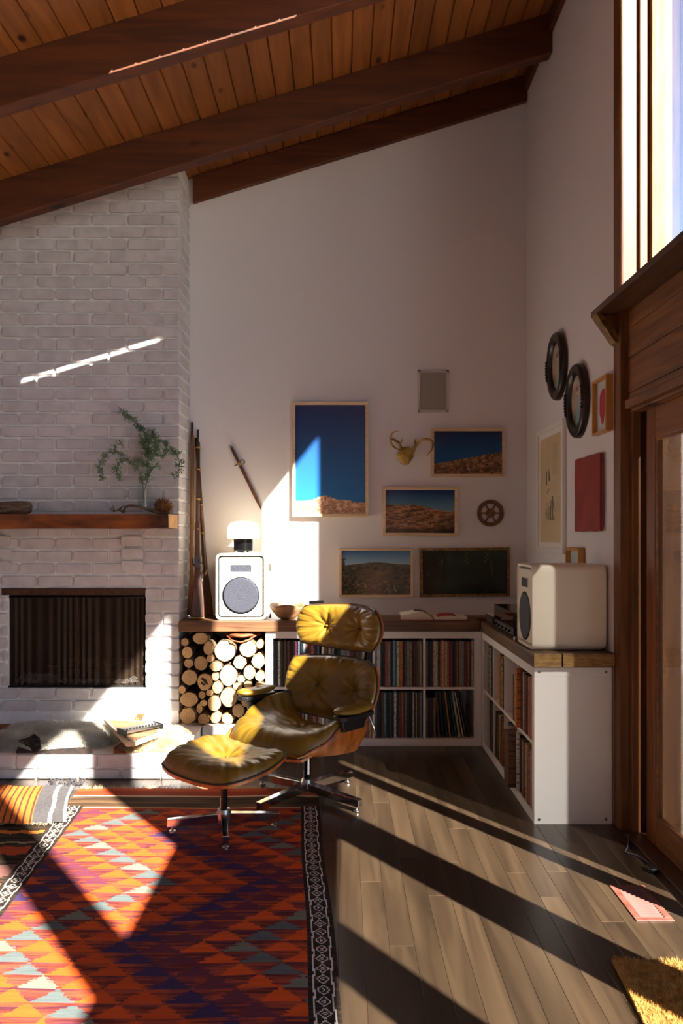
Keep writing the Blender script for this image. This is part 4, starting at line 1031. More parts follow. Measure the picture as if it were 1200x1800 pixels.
ax_, az_ = px(712, 800, YB)
an = thing('antlers', 'small deer skull plate with two antlers mounted on the back wall', 'antlers', (ax_, YB - 0.002, az_))
def skull(s, t):
    a = s*2*math.pi; y = t; r = 0.052*math.sin(math.pi*min(1, .12+.80*t))**0.8
    ww = r*(1 + .15*math.cos(2*a)); z = 0.055 - 0.125*t
    return (ww*math.cos(a)*(1 if t < .55 else 1-.35*(t-.55)), -0.028 - 0.030*math.sin(a)*math.sin(math.pi*t), z + 0.004*math.sin(5*a))
MB().grid(24, 14, skull).build('skull', M['bone'], an, smooth=True)
ppm = F/YB
def ant(pts, rad):
    pp = [Vector(((x_-712)/ppm, -d, (800-y_)/ppm)) for x_, y_, d in pts]; q = []; rr = []
    for i in range(len(pp)-1):
        for k in range(5): 
            t = k/5; p0 = pp[max(i-1, 0)]; p1, p2 = pp[i], pp[i+1]; p3 = pp[min(i+2, len(pp)-1)]
            q.append(0.5*((2*p1)+(p2-p0)*t+(2*p0-5*p1+4*p2-p3)*t*t+(3*p1-p0-3*p2+p3)*t**3)); rr.append(rad[i]+(rad[i+1]-rad[i])*t)
    q.append(pp[-1]); rr.append(rad[-1]); return q, rr
al = MB().tube(*ant([(704, 796, .03), (701, 781, .04), (689, 774, .06), (685, 779, .10), (691, 790, .14), (703, 797, .17)], [.011, .010, .009, .009, .007, .003]), 8).build('antler', M['antler'], an, smooth=True)
MB().tube(*ant([(686, 776, .06), (685, 769, .08), (690, 763, .10), (699, 761, .12)], [.008, .007, .005, .002]), 8).build('tine', M['antler'], al, smooth=True)
MB().tube(*ant([(702, 782, .045), (705, 776, .055), (705, 771, .06)], [.007, .005, .001]), 8).build('tine', M['antler'], al, smooth=True)
ar_ = MB().tube(*ant([(725, 797, .03), (729, 785, .04), (739, 776, .07), (750, 775, .10), (757, 782, .13), (754, 795, .16), (744, 806, .18)], [.011, .010, .009, .009, .008, .006, .002]), 8).build('antler', M['antler'], an, smooth=True)
MB().tube(*ant([(729, 784, .045), (728, 777, .055), (730, 772, .06)], [.007, .005, .001]), 8).build('tine', M['antler'], ar_, smooth=True)

gx, gz = px(861.5, 902, YB)
ge = thing('gear_wheel', 'small brown toothed gear wheel hung on the back wall', 'gear', (gx, YB - 0.001, gz))
rO = 0.098
def ringm(r0, r1, d, n=80, teeth=0):
    b_ = MB(); outer = []
    for i in range(n):
        a = 2*math.pi*i/n; r = r1 + (0.009 if teeth and (i % 2) else 0.0); outer.append((r*math.cos(a), r*math.sin(a)))
    inner = [(r0*math.cos(2*math.pi*i/n), r0*math.sin(2*math.pi*i/n)) for i in range(n)]
    vv = [(p[0], 0, p[1]) for p in outer]+[(p[0], 0, p[1]) for p in inner]+[(p[0], -d, p[1]) for p in outer]+[(p[0], -d, p[1]) for p in inner]
    ff = []
    for i in range(n):
        j = (i+1) % n; ff += [(2*n+i, 2*n+j, 3*n+j, 3*n+i), (i, 2*n+i, 2*n+j, j)[::-1], (n+i, n+j, 3*n+j, 3*n+i)]
    return b_.add(vv, ff)
ringm(rO*.70, rO*.94, 0.016, 80, 1).build('toothed_rim', M['gear'], ge)
ringm(rO*.07, rO*.34, 0.018, 40).build('hub', M['gear'], ge)
for i in range(6):
    a = i*math.pi/3 + 0.0; sp = MB().box(rO*.30, rO*.74, -0.012, -0.002, -0.006, 0.006).build('spoke', M['gear'], ge); sp.rotation_euler = (0, a, 0)

def along(pA, pB):
    v = (Vector(pB)-Vector(pA)); q = v.to_track_quat('Z', 'Y'); return v.length, q
bA = (*px(406, 785, YB-.02),); bB = px(460, 897, YB-.02)
p0 = Vector((bA[0], YB-0.02, bA[1])); p1 = Vector((bB[0], YB-0.02, bB[1])); Lb = (p1-p0).length
by = thing('bayonet', 'old sheathed bayonet with ring guard hung slanting on the back wall', 'bayonet', p0)
ang = math.atan2(p1.x-p0.x, -(p1.z-p0.z)); by.rotation_euler = (0, -ang, 0)      # local -z runs down the blade
MB().prism([(-0.011, -0.15), (0.011, -0.15), (0.0115, -0.40), (0.006, -Lb+.03), (-0.004, -Lb), (-0.010, -Lb+.08)], -0.006, 0.006, 'y').build('scabbard', M['blade'], by, bevel=0.002)
MB().prism([(-0.010, -0.01), (0.008, -0.004), (0.011, -0.05), (0.010, -0.125), (-0.010, -0.125), (-0.012, -0.05)], -0.010, 0.010, 'y').build('grip', M['gunwood'], by, bevel=0.004)
MB().box(-0.011, 0.009, -0.009, 0.009, -0.022, 0.008).build('pommel', M['steel'], by, bevel=0.006)
MB().prism([(-0.012, -0.125), (0.012, -0.125), (0.012, -0.155), (-0.012, -0.155)], -0.011, 0.011, 'y').build('collar', M['brass'], by, bevel=0.003)
MB().tube([(-0.040, 0, -0.138), (0.012, 0, -0.138)], 0.004, 8).build('crossguard', M['gunmetal'], by)
MB().tube([(0.026+0.017*math.cos(q*.5236), 0, -0.138+0.017*math.sin(q*.5236)) for q in range(12)], 0.0035, 6, closed=True).build('guard_ring', M['gunmetal'], by, smooth=True)

# ------------------------------------------------------------------ long guns leaning in the corner
def gun(label, bot, top, stock_mat, barrel_mat, butt=0.05, kind=0, roll=0.0):
    """axis from butt (local z=0) to muzzle; the flat of the stock faces the room"""
    a = Vector(bot); b_ = Vector(top); L = (b_-a).length; t = thing('long_gun', label, 'gun', a, 0, 'old guns propped in the corner')
    q = (b_-a).to_track_quat('Z', 'Y'); t.rotation_mode = 'QUATERNION'; t.rotation_quaternion = q @ Quaternion((0, 0, 1), roll)
    s = L
    bw = butt
    prof = [(-bw*1.0, 0.0), (bw*.95, 0.012), (bw*.72, .10*s), (bw*.40, .20*s), (bw*.34, .245*s), (bw*.42, .29*s), (bw*.36, .36*s), (bw*.34, .50*s), (-bw*.30, .50*s), (-bw*.36, .36*s), (-bw*.46, .29*s), (-bw*.40, .25*s), (-bw*.62, .20*s), (-bw*.9, .10*s)]
    MB().prism(prof, -0.017, 0.017, 'y').build('stock', stock_mat, t, bevel=0.009, seg=3)
    MB().tube([(-bw*.02, 0, .44*s), (-bw*.02, 0, .93*s)], [0.0155, 0.0125], 10).build('forestock', stock_mat, t, smooth=True)
    MB().tube([(bw*.10, -0.004, .27*s), (bw*.06, -0.004, s)], [0.0105, 0.008], 10).build('barrel', barrel_mat, t, smooth=True)
    for zz in (.46, .62, .78, .90)[:4 if kind == 0 else 2]:
        MB().tube([(-0.001, 0, zz*s-.006), (-0.001, 0, zz*s+.006)], 0.0185, 12).build('barrel_band', M['brass'], t, smooth=True)
    MB().box(bw*.50, bw*.58, -0.004, 0.004, .33*s, .37*s).build('rear_sight', M['gunmetal'], t)
    if kind == 0:
        MB().prism([(-bw*.42, .245*s), (bw*.30, .25*s), (bw*.42, .30*s), (bw*.36, .325*s), (-bw*.40, .315*s)], -0.021, 0.021, 'y').build('lock_plate', M['gunmetal'], t, bevel=0.004)
        MB().tube([(bw*.34, -0.018, .27*s), (bw*.62, -0.020, .285*s), (bw*.66, -0.02, .305*s), (bw*.50, -0.02, .31*s)], [.006, .007, .006, .004], 8).build('hammer', M['gunmetal'], t, smooth=True)
        MB().tube([(-bw*.40, 0, .225*s), (-bw*.72, 0, .235*s), (-bw*.80, 0, .258*s), (-bw*.72, 0, .28*s), (-bw*.40, 0, .288*s)], 0.0035, 6).build('trigger_guard', M['gunmetal'], t, smooth=True)
        MB().tube([(-bw*.42, 0, .262*s), (-bw*.62, 0, .258*s)], 0.003, 6).build('trigger', M['gunmetal'], t)
        MB().box(-bw*.98, bw*.94, -0.018, 0.018, -0.004, 0.006).build('butt_plate', M['brass'], t, bevel=0.002)
    return t
def gpt(x_, y_, Y): a, b_ = px(x_, y_, Y); return (a, Y, b_)
def onwt(x_, Y): return ((x_-CX)*Y/F, Y, WT + 0.006)
gun('brown military rifle with grey lock and pale barrel bands beside the white speaker', onwt(346, 5.60), gpt(348.5, 755, 5.85), M['gunwood'], M['gunmetal'], 0.052, 0, roll=R(4))
gun('dark rifle half hidden behind the banded rifle', onwt(366, 5.74), gpt(345, 770, 5.865), M['gunwood'], M['blacksteel'], 0.036, 1)
gun('slender long gun with a pale brown stock against the brick chimney', onwt(336, 5.72), gpt(338, 742, 5.862), M['gunwood2'], M['gunmetal'], 0.034, 1)

# ------------------------------------------------------------------ loudspeakers, lamp and things on the worktop
def rrect(w, h, r, n=6):
    pts = []
    for cx_, cz_, q0 in ((w/2-r, h/2-r, 0), (-w/2+r, h/2-r, 90), (-w/2+r, -h/2+r, 180), (w/2-r, -h/2+r, 270)):
        for i in range(n+1):
            q = R(q0 + 90*i/n); pts.append((cx_ + r*math.cos(q), cz_ + r*math.sin(q)))
    return pts
def loft(rings):
    b_ = MB(); n = len(rings[0]); b_.add([p for r in rings for p in r], [(a*n+i, (a+1)*n+i, (a+1)*n+(i+1)%n, a*n+(i+1)%n) for a in range(len(rings)-1) for i in range(n)]); return b_
def speaker(label, loc, rz, w, h, d, bm, grm, conem):
    """front at local y=0 facing -y; stands on z=0"""
    t = thing('loudspeaker', label, 'speaker', loc, rz)
    def rg(w_, h_, r_, y): return [(p[0], y, p[1]+h/2) for p in rrect(w_, h_, r_)]
    r = 0.036
    sh = loft([rg(w-.036, h-.036, r-.012, 0.02), rg(w-.034, h-.034, r-.012, 0.006), rg(w-.026, h-.026, r-.010, 0.0), rg(w-.008, h-.008, r-.002, 0.0), rg(w, h, r, 0.006), rg(w, h, r, d-.03), rg(w-.012, h-.012, r, d-.006), rg(w-.05, h-.05, r-.02, d)])
    n = len(rrect(1, 1, .1)); last = len(sh.v)-n; sh.f.append(tuple(range(last, last+n))[::-1]); sh.build('cabinet', bm, t, auto=True)
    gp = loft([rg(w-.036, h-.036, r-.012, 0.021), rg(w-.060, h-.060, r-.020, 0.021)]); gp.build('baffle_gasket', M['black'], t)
    sh2 = loft([rg(w-.056, h-.056, r-.019, 0.02), rg(w-.056, h-.056, r-.019, 0.006), rg(w-.062, h-.062, r-.021, 0.003)]); m_ = len(sh2.v)-n; sh2.f.append(tuple(range(m_, m_+n))[::-1]); sh2.build('baffle', bm, t, auto=True)
    wr = w*0.355; wz = h*0.37
    MB().lathe([(wr+.004, -0.003), (wr+.004, 0.001), (wr, 0.002), (wr-.004, -0.001)], 48, (0, 0.003-.001, wz), 'y').build('woofer_ring', M['blacksteel'], t, smooth=True)
    MB().lathe([(0.0, 0.0020), (wr*.22, 0.0018), (wr*.26, 0.0012), (wr*.3, 0.0015), (wr*.9, 0.0018), (wr, 0.0012)], 48, (0, 0.002, wz), 'y').build('woofer_grille', conem, t, smooth=True)
    sl = [(p[0], p[1]+h*.775) for p in rrect(w*.42, h*.108, h*.02, 4)]
    b_ = MB(); k = len(sl); b_.add([(p[0], 0.0018, p[1]) for p in sl], [tuple(range(k))[::-1]]); b_.build('horn_slot', grm, t)
    b_ = loft([[(p[0], 0.0022, p[1]+h*.775) for p in rrect(w*.42+.008, h*.108+.008, h*.024, 4)], [(p[0], -0.0005, p[1]+h*.775) for p in rrect(w*.42+.006, h*.108+.006, h*.023, 4)], [(p[0], -0.0005, p[1]+h*.775) for p in rrect(w*.42, h*.108, h*.02, 4)], [(p[0], 0.002, p[1]+h*.775) for p in rrect(w*.42, h*.108, h*.02, 4)]])
    b_.build('slot_surround', bm, t, smooth=True)
    return t
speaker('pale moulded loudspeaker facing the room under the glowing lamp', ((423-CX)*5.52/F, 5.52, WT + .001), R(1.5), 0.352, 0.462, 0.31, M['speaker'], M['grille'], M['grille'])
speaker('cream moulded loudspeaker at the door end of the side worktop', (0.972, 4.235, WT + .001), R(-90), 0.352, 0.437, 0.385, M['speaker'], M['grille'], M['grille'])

SPT = WT + .001 + .462
lx_, _ = px(428, 970, 5.60)
lp = thing('table_lamp', 'mushroom lamp with glowing opal shade and dark base on the speaker', 'lamp', (lx_, 5.60, SPT + .0005))
MB().lathe([(0.0, 0), (0.066, 0), (0.068, 0.006), (0.068, 0.018), (0.064, 0.02)], 32).build('foot', M['chrome'], lp, auto=True)
MB().lathe([(0.068, 0.02), (0.070, 0.022), (0.070, 0.108), (0.06, 0.112)], 32).build('stem', M['blacksteel'], lp, auto=True)
MB().lathe([(0.0, 0.103), (0.108, 0.102), (0.113, 0.110), (0.112, 0.165), (0.104, 0.195), (0.085, 0.214), (0.05, 0.222), (0.0, 0.224)], 40).build('lamp_shade', M['opal'], lp, auto=True)
cdm = MB().tube([(0.06, 0.02, 0.006), (0.14, 0.0, 0.004), (0.178, -0.01, -0.012), (0.186, -0.02, -0.10), (0.188, -0.03, -0.30), (0.19, -0.04, -0.40), (0.185, -0.03, -0.452)], 0.0028, 6).build('cord', M['cord'], lp, smooth=True)
MB().box(0.176, 0.194, -0.032, -0.018, -0.125, -0.075).build('cord_switch', M['cord'], cdm, bevel=0.003)
MB().tube([(0.187, -0.03, -0.452), (0.192, -0.03, -0.42)], [0.009, 0.006], 8).build('plug', M['black'], cdm)

bx_, _ = px(505, 1080, 5.62)
bo = thing('wooden_bowl', 'shallow rough wooden bowl on the back worktop', 'bowl', (bx_, 5.62, WT + .001))
def bowl(s, t):
    a = s*2*math.pi; pr = [(0.0, 0.0), (0.045, 0.0), (0.07, 0.018), (0.105, 0.06), (0.124, 0.096), (0.118, 0.098), (0.098, 0.06), (0.06, 0.022), (0.0, 0.014)]
    i = min(int(t*8), 7); q = t*8-i; r = pr[i][0]+(pr[i+1][0]-pr[i][0])*q; z = pr[i][1]+(pr[i+1][1]-pr[i][1])*q
    wv = 1 + 0.04*math.sin(2*a+.5); return (r*math.cos(a)*wv, r*math.sin(a), z + 0.012*(r/.12)**2*math.sin(3*a))
MB().grid(36, 16, bowl).build('bowl', M['bowl'], bo, smooth=True)
for i, (dx, dy) in enumerate(((-.03, 0.0), (.02, -.03), (.035, .03), (-.02, .04))):
    o = MB().sphere((0, 0, 0), (0.026, 0.022, 0.018), 10, 7).build('walnut', M['endgrain'], None, smooth=True); o.location = (bx_+dx, 5.62+dy, WT + .048); tag(o, 'brown nut lying in the wooden bowl', 'nut', 'nuts in the bowl')
qx, _ = px(556, 1056, 5.74)
qb = thing('blue_box', 'small dark blue box on the back worktop behind the headrest', 'box', (qx, 5.74, WT + .001)); MB().box(-.052, .052, -.03, .03, 0, .10).build('body', M['blue'], qb, bevel=0.002); MB().box(-.053, .053, -.031, .031, .095, .118).build('lid', M['blacksteel'], qb, bevel=0.002)

kx, _ = px(760, 1085, 5.63)
bk = thing('open_book', 'large illustrated book lying open on the back worktop', 'book', (kx, 5.63, WT + .001), R(-2))
def page(sg, top):
    def f(s, t):
        x_ = sg*(0.005 + 0.225*s); z = 0.006 + (0.062 if sg < 0 else 0.030)*math.sin(min(1, s*1.6+.02)*math.pi*.5)*math.exp(-s*1.25)*1.5*top; return (x_, -0.12 + 0.25*t, z)
    return f
for sg, nm_ in ((-1, 'left'), (1, 'right')):
    b_ = MB(); b_.grid(20, 2, page(sg, 1.0), sg < 0); b_.grid(20, 2, lambda s, t: (sg*(0.005+0.225*s), -0.12+0.25*t, 0.004), sg > 0)
    g0 = [page(sg, 1.0)(i/20, 0) for i in range(21)]; b_.add(g0 + [(p[0], p[1], 0.004) for p in g0], [(i, i+1, 22+i, 21+i) for i in range(20)])
    b_.build('pages', M['paper'], bk, smooth=False)
for x0, x1, y0, y1, mt_ in ((0.03, 0.16, -0.10, 0.10, 'redcard'),):
    MB().grid(10, 2, lambda s, t: (x0+(x1-x0)*s, y0+(y1-y0)*t, page(1, 1.0)((x0+(x1-x0)*s-.005)/.225, 0)[2]+.0012)).build('red_plate', M[mt_], bk)
MB().grid(8, 2, lambda s, t: (-0.13+.09*s, -0.02+.12*t, page(-1, 1.0)((.13-.09*s-.005)/.225, 0)[2]+.0012)).build('photo_plate', M['gunwood'], bk)
MB().box(-0.238, 0.238, -0.126, 0.136, 0.0, 0.004).build('cover', M['redcard'], bk)

tt = thing('record_player', 'black record player with smoky clear lid behind the cream speaker', 'record player', (0.985, 4.57, WT + .001))
MB().box(0, 0.34, 0, 0.57, 0.008, 0.058).build('plinth', M['black'], tt, bevel=0.003)
MB().box(-0.002, 0.0, 0.03, 0.54, 0.016, 0.048).build('fascia', M['steel'], tt)
for i in range(5):
    MB().lathe([(0.009, 0), (0.009, 0.012), (0.006, 0.014)], 12, (-0.002, 0.08+.1*i, 0.032), 'x').build('knob', M['blacksteel'], tt, auto=True)
MB().lathe([(0.0, 0.058), (0.15, 0.058), (0.15, 0.072), (0.0, 0.074)], 40, (0.17, 0.24, 0)).build('platter', M['blacksteel'], tt, auto=True)
MB().tube([(0.29, 0.47, 0.09), (0.22, 0.36, 0.092), (0.15, 0.30, 0.085)], 0.005, 8).build('tonearm', M['steel'], tt, smooth=True)
ld = MB(); ld.box(0, 0.003, 0, 0.57, 0.058, 0.142); ld.box(0.337, 0.34, 0, 0.57, 0.058, 0.142); ld.box(0.003, 0.337, 0, 0.003, 0.058, 0.142); ld.box(0.003, 0.337, 0.567, 0.57, 0.058, 0.142); ld.box(0, 0.34, 0, 0.57, 0.142, 0.145)
ld.build('dust_cover', M['smoke'], tt)
for a in ((.03, .03), (.31, .03), (.03, .54), (.31, .54)):
    MB().lathe([(0.014, 0), (0.014, 0.008)], 12, (a[0], a[1], 0)).build('foot', M['black'], tt)
am = thing('amplifier', 'flat dark amplifier with pale top in the corner of the worktop', 'amplifier', (0.985, 5.19, WT + .001))
MB().box(0, 0.3, 0, 0.24, 0.004, 0.055).build('case', M['black'], am, bevel=0.003); MB().box(0.004, 0.296, 0.004, 0.236, 0.055, 0.062).build('lid', M['grillfr'], am, bevel=0.002); MB().box(-0.002, 0, 0.02, 0.22, 0.012, 0.046).build('front_panel', M['steel'], am)
nb_ = thing('metal_knob', 'tiny pale metal knob standing at the cream speaker corner', 'knob', (0.968, 4.445, WT + .001)); MB().lathe([(0.007, 0), (0.008, 0.004), (0.008, 0.020), (0.005, 0.024)], 14).build('body', M['steel'], nb_, auto=True)
# ------------------------------------------------------------------ rugs
ORG, RED, PUR, SLT, CRM, MAR, BRN, BLK = (214, 88, 34), (176, 58, 36), (66, 48, 84), (94, 102, 100), (188, 184, 160), (118, 52, 58), (66, 50, 40), (36, 30, 32)
RW, RL = 1.351, 3.35
def kilim(s, t):
    a = s*RW; d = t*RL; sh = s.shape
    st = fbm(a*9, d*190, 3); st2 = fbm(a*3+7, d*120+3, 2)                      # weft streaks
    h, w = 0.0755, 0.142; dd = d-0.345; row = np.floor(dd/h); fy = dd/h-row
    jag = (vnoise(a*4+row*7, d*260)-.5)*0.42
    xs = (a-0.1)/w + 0.5*(row % 2); col = np.floor(xs); fx = xs-col
    up = np.abs(fx-.5)*2 < (fy*1.02 + jag)
    per = 7; pp = np.abs(((row+3) % (2*per))-per); c = col - 0.5*(row % 2); k = np.floor(np.mod(c - 0.5*pp + 0.25, 6)).astype(int)
    tab = np.array([sr(SLT), sr(ORG), sr((200, 80, 34)), sr(PUR), sr((104, 50, 64)), sr(ORG)])
    C1 = tab[k]; C1 = np.where((k == 0)[..., None] & (np.mod(row, 3) == 0)[..., None], sr((120, 120, 104))*1.0, C1)
    tab2 = np.array([sr(MAR), sr((150, 62, 42)), sr((126, 56, 62)), sr((74, 46, 74)), sr((96, 46, 58)), sr((168, 70, 40))])
    C2 = mixc(full((104, 44, 44), s), full((152, 68, 44), s), (st-.38)*3.2); C2 = mixc(C2, full((70, 42, 62), s), np.clip((st2-.50)*4, 0, .6)); C2 = mixc(C2, full((186, 84, 46), s), np.clip((fbm(a*5+3, d*90+9, 2)-.52)*5, 0, .6)); C2 = mixc(C2, full((56, 42, 70), s), (np.isin(k, (3,)))*.28); C2 = mixc(C2, full((190, 78, 36), s), (np.isin(k, (1,)))*.18)
    out = np.where(up[..., None], C1, C2)
    out = mixc(out, tab2[np.mod(k+3, 6)], np.clip((st-.62)*5, 0, .3)*(~up))
    # end bands
    band = np.where((d < .045)[..., None], sr((186, 84, 44)), sr((150, 62, 34))); out = np.where((d < .128)[..., None], band*np.ones(sh+(3,)), out)
    out = np.where(((d >= .128) & (d < .143))[..., None], sr((226, 196, 160)), out)
    out = np.where(((d >= .143) & (d < .318))[..., None], mixc(full((70, 52, 38), s), full((110, 84, 58), s), (st2-.4)*3), out)
    out = np.where(((d >= .318) & (d < .331))[..., None], sr((226, 170, 130)), out)
    out = np.where(((d >= .331) & (d < .345))[..., None], sr((170, 66, 34)), out)
    # patterned side strips
    for a0, a1 in ((0.0, 0.10), (1.25, RW)):
        ins = (a >= a0) & (a <= a1) & (d > .30); q = (a-a0)/(a1-a0)
        b_ = mixc(full((44, 36, 32), s), full((74, 60, 48), s), (st2-.4)*3*.6); wh = sr((216, 206, 190))
        ln = (np.abs(q-.20-.012*np.sin(d*50)) < .028) | (np.abs(q-.80+.012*np.sin(d*43)) < .028)
        pd = .062; fy2 = np.abs(np.mod(d, pd)/pd-.5)*2; di = np.abs(q-.5)/.24 + fy2
        mot = (np.abs(di-.86) < .11) | (np.abs(di-.26) < .09)
        b_ = np.where((ln | mot)[..., None], wh, b_); out = np.where(ins[..., None], b_, out)
    return out*(.80+.40*st)[..., None]
ru = thing('kilim_rug', 'red and orange triangle-patterned kilim rug under the ottoman', 'rug', (-1.492, 4.54, 0.0))
def rugP(s, t):
    d = t*RL; return (0.068*d + s*RW + 0.004*np.sin(d*5)*(s > .5), -d + 0.006*np.sin(s*9), 0.0072 + 0.0012*np.sin(s*17+d*3)*np.sin(d*7))
wv = colgrid('weave', rugP, 270, 660, kilim, M['weave'], ru)
wv.data.flip_normals()
def blades(name, n, sample, mat, parent, width):
    V = np.zeros((n*3, 3)); 
    for i in range(n):
        p, d_ = sample(); p = np.array(p); d_ = np.array(d_); q = np.array((-d_[1], d_[0], 0.0)); ln = np.linalg.norm(q); q = q/ln if ln > 1e-6 else np.array((1.0, 0, 0))
        V[i*3] = p - q*width; V[i*3+1] = p + q*width; V[i*3+2] = p + d_
    me = bpy.data.meshes.new(name); me.from_pydata(V.tolist(), [], [(3*i, 3*i+1, 3*i+2) for i in range(n)])
    o = ob(name, me, mat, parent); o['kind'] = 'stuff'; return o
rg_ = random.Random(5)
def fr_():
    x_ = rg_.uniform(0, RW); return (x_, -0.004+rg_.uniform(-.004, .004), 0.006), (rg_.uniform(-.02, .02), rg_.uniform(.012, .05), rg_.uniform(-.003, .018))
blades('fringe', 700, fr_, M['fringe'], ru, 0.0018)

def banded(s, t):
    Y = 4.12 - t*2.9; x_ = -2.75 + 1.37*s; st = fbm(x_*5, Y*150, 3); e = Y + .006*np.sin(x_*60)
    out = mixc(full((40, 32, 26), s), full((72, 56, 40), s), (st-.4)*3)
    for y0, y1, c in ((3.86, 3.90, (190, 110, 44)), (3.60, 3.70, (176, 74, 36)), (3.74, 3.76, (150, 130, 96)), (3.36, 3.50, (112, 76, 70)), (3.2, 3.3, (196, 110, 74)), (2.9, 3.1, (150, 60, 40)), (2.6, 2.8, (70, 58, 80)), (2.2, 2.45, (190, 84, 40)), (1.7, 1.95, (120, 120, 112))):
        zg = .016*np.abs(np.mod(x_*9, 2)-1) if y1-y0 > .08 else 0; out = np.where(((e > y0+zg) & (e < y1-zg*.2))[..., None], sr(c)*np.ones(s.shape+(3,)), out)
    return out*(.78+.44*st)[..., None]
r3 = thing('banded_rug', 'dark brown banded rug partly under the orange striped runner', 'rug', (0, 0, 0.0))
def P3(s, t): 
    Y = 4.12-t*2.9; xr = -1.468+0.0689*(4.194-Y)-0.004; return (-2.75+(xr+2.75)*s, Y, 0.0045+0*s)
colgrid('weave', P3, 140, 300, banded, M['weave'], r3).data.flip_normals()
def runner(s, t):
    u = (1-s)*1.1; st = fbm(s*160, t*30, 3)
    out = np.where((np.mod(u, .034) < .010)[..., None], sr((96, 56, 44)), sr((208, 110, 46))*np.ones(s.shape+(3,)))
    out = np.where((u < .165)[..., None], sr((84, 80, 80))*np.ones(s.shape+(3,)), out); out = np.where((np.abs(u-.075-.006*np.sin(t*9)) < .010)[..., None], sr((222, 214, 204)), out)
    out = np.where((u < .014)[..., None], sr((206, 196, 180)), out); return out*(.75+.5*st)[..., None]
r2_ = thing('striped_runner', 'orange striped runner with a grey band lying by the hearth', 'rug', (0, 0, 0.0))
def P2(s, t):
    Y = 4.565-t*.585; xr = -1.535 + .155*t**1.3; return (xr-1.1*(1-s), Y + .01*np.sin(s*14), 0.0125 + .004*np.sin(s*23+t*4)*np.sin(t*6+1) + .004*np.exp(-((t)/.1)**2))
colgrid('weave', P2, 220, 120, runner, M['weave'], r2_).data.flip_normals()
blades('frayed_edge', 300, lambda: ((-2.6+rg_.random()*1.16, 3.985+rg_.uniform(-.01, .01), 0.011), (rg_.uniform(-.02, .02), rg_.uniform(-.045, -.01), rg_.uniform(-.004, .006))), M['fringe'], r2_, 0.002)
ts = MB()
for i in range(34):
    a = rg_.uniform(-.09, .09); p = Vector((-1.585+a, 4.57, 0.012)); d_ = Vector((rg_.uniform(-.035, .035), rg_.uniform(-.01, .05), rg_.uniform(.005, .05)))
    ts.tube([p, p+d_*.6+Vector((0, 0, .012)), p+d_*1.1+Vector((rg_.uniform(-.02, .02), 0, -.004))], [.0035, .003, .002], 5)
ts.build('tassels', M['tar'], r2_, smooth=True)['kind'] = 'stuff'

# coir doormat
mx0, my0 = fl(1074, 1681, .02)
dm = thing('doormat', 'thick golden coir doormat by the glass door', 'doormat', (mx0, my0, 0), R(-4))
MB().box(0, 0.415, -1.0, 0, 0.0, 0.014).build('backing', M['coir'], dm, bevel=0.004)
blades('coir_pile', 26000, lambda: ((rg_.uniform(0, .415), -abs(rg_.random())*1.0, .012), (rg_.uniform(-.008, .008), rg_.uniform(-.008, .008), rg_.uniform(.012, .018))), M['coir'], dm, 0.0013)

# floor register
vt = thing('floor_vent', 'copper brown slatted metal vent set in the floor near the door', 'vent', (1.178, 3.14, 0.0))
f_ = MB(); f_.box(-.072, .072, .125, .152, 0, .005); f_.box(-.072, .072, -.152, -.125, 0, .005); f_.box(-.072, -.045, -.125, .125, 0, .005); f_.box(.045, .072, -.125, .125, 0, .005); f_.build('frame', M['vent'], vt, bevel=0.0015)
MB().box(-.045, .045, -.125, .125, 0.0004, .0012).build('damper', M['damper'], vt)
for i in range(15):
    y_ = -.118 + .0168*i; q = MB().add([(-.045, 0, .0005), (.045, 0, .0005), (.045, .0065, .0050), (-.045, .0065, .0050), (-.045, .0016, .0002), (.045, .0016, .0002), (.045, .0081, .0046), (-.045, .0081, .0046)], [(0,1,2,3),(7,6,5,4),(0,4,5,1),(1,5,6,2),(2,6,7,3),(3,7,4,0)])
    o = q.build('louvre', M['vent'], vt); o.location = (0, y_, 0)
cb = MB(); pts = []
for x_, y_, z_ in ((1108, 1466, .03), (1107, 1476, .004), (1102, 1490, .004), (1098, 1497, .004), (1105, 1500, .004), (1118, 1503, .004), (1132, 1511, .004), (1146, 1521, .004)):
    a, b_ = fl(x_, y_, z_); pts.append((min(a, 1.365), b_, z_))
cbo = cb.tube(pts, 0.003, 6).build('floor_cable', M['bluecord'], None, smooth=True); tag(cbo, 'thin grey-blue cable lying on the floor by the door threshold', 'cable')
a, b_ = fl(1154, 1528, .01); pl_ = MB().box(-.02, .02, -.025, .025, 0, .022).build('power_plug', M['black'], None, bevel=.006); pl_.location = (min(a, 1.34), b_, .001); tag(pl_, 'small black plug at the end of the floor cable', 'plug')

# ------------------------------------------------------------------ on the hearth
def hxy(x_, y_, z=HT): return fl(x_, y_, z)
ck_ = thing('cowhide', 'flat cowhide with black and brown patches spread over the hearth', 'cowhide', (0, 0, HT + .0008))
def blob(poly, z0, z1, name, mat, par, off=(0, 0)):
    MB().prism(poly, z0, z1).build(name, mat, par, bevel=min(.004, (z1-z0)*.4))
rb = random.Random(9)
MB().prism([(-2.6, 4.75), (-1.9, 4.742), (-1.35, 4.748), (-1.0, 4.76), (-0.97, 5.1), (-1.15, 5.4), (-1.6, 5.48), (-2.6, 5.48)], 0, .004).build('hide', M['hidew'], ck_)
sk = thing('sheepskin', 'shaggy grey-white sheepskin on the hearth before the fire screen', 'sheepskin', (-1.86, 5.115, HT + .006))
def pad_pt(s, t, ext, seed):
    a = s*2*math.pi; e = 3.0; cx_ = math.copysign(abs(math.cos(a))**(2/e), math.cos(a)); sy_ = math.copysign(abs(math.sin(a))**(2/e), math.sin(a))
    k = 1 + .07*math.sin(3*a+seed) + .05*math.sin(5*a+2*seed); return ext[0]*t*cx_*k, ext[1]*t*sy_*min(k, 1.0)
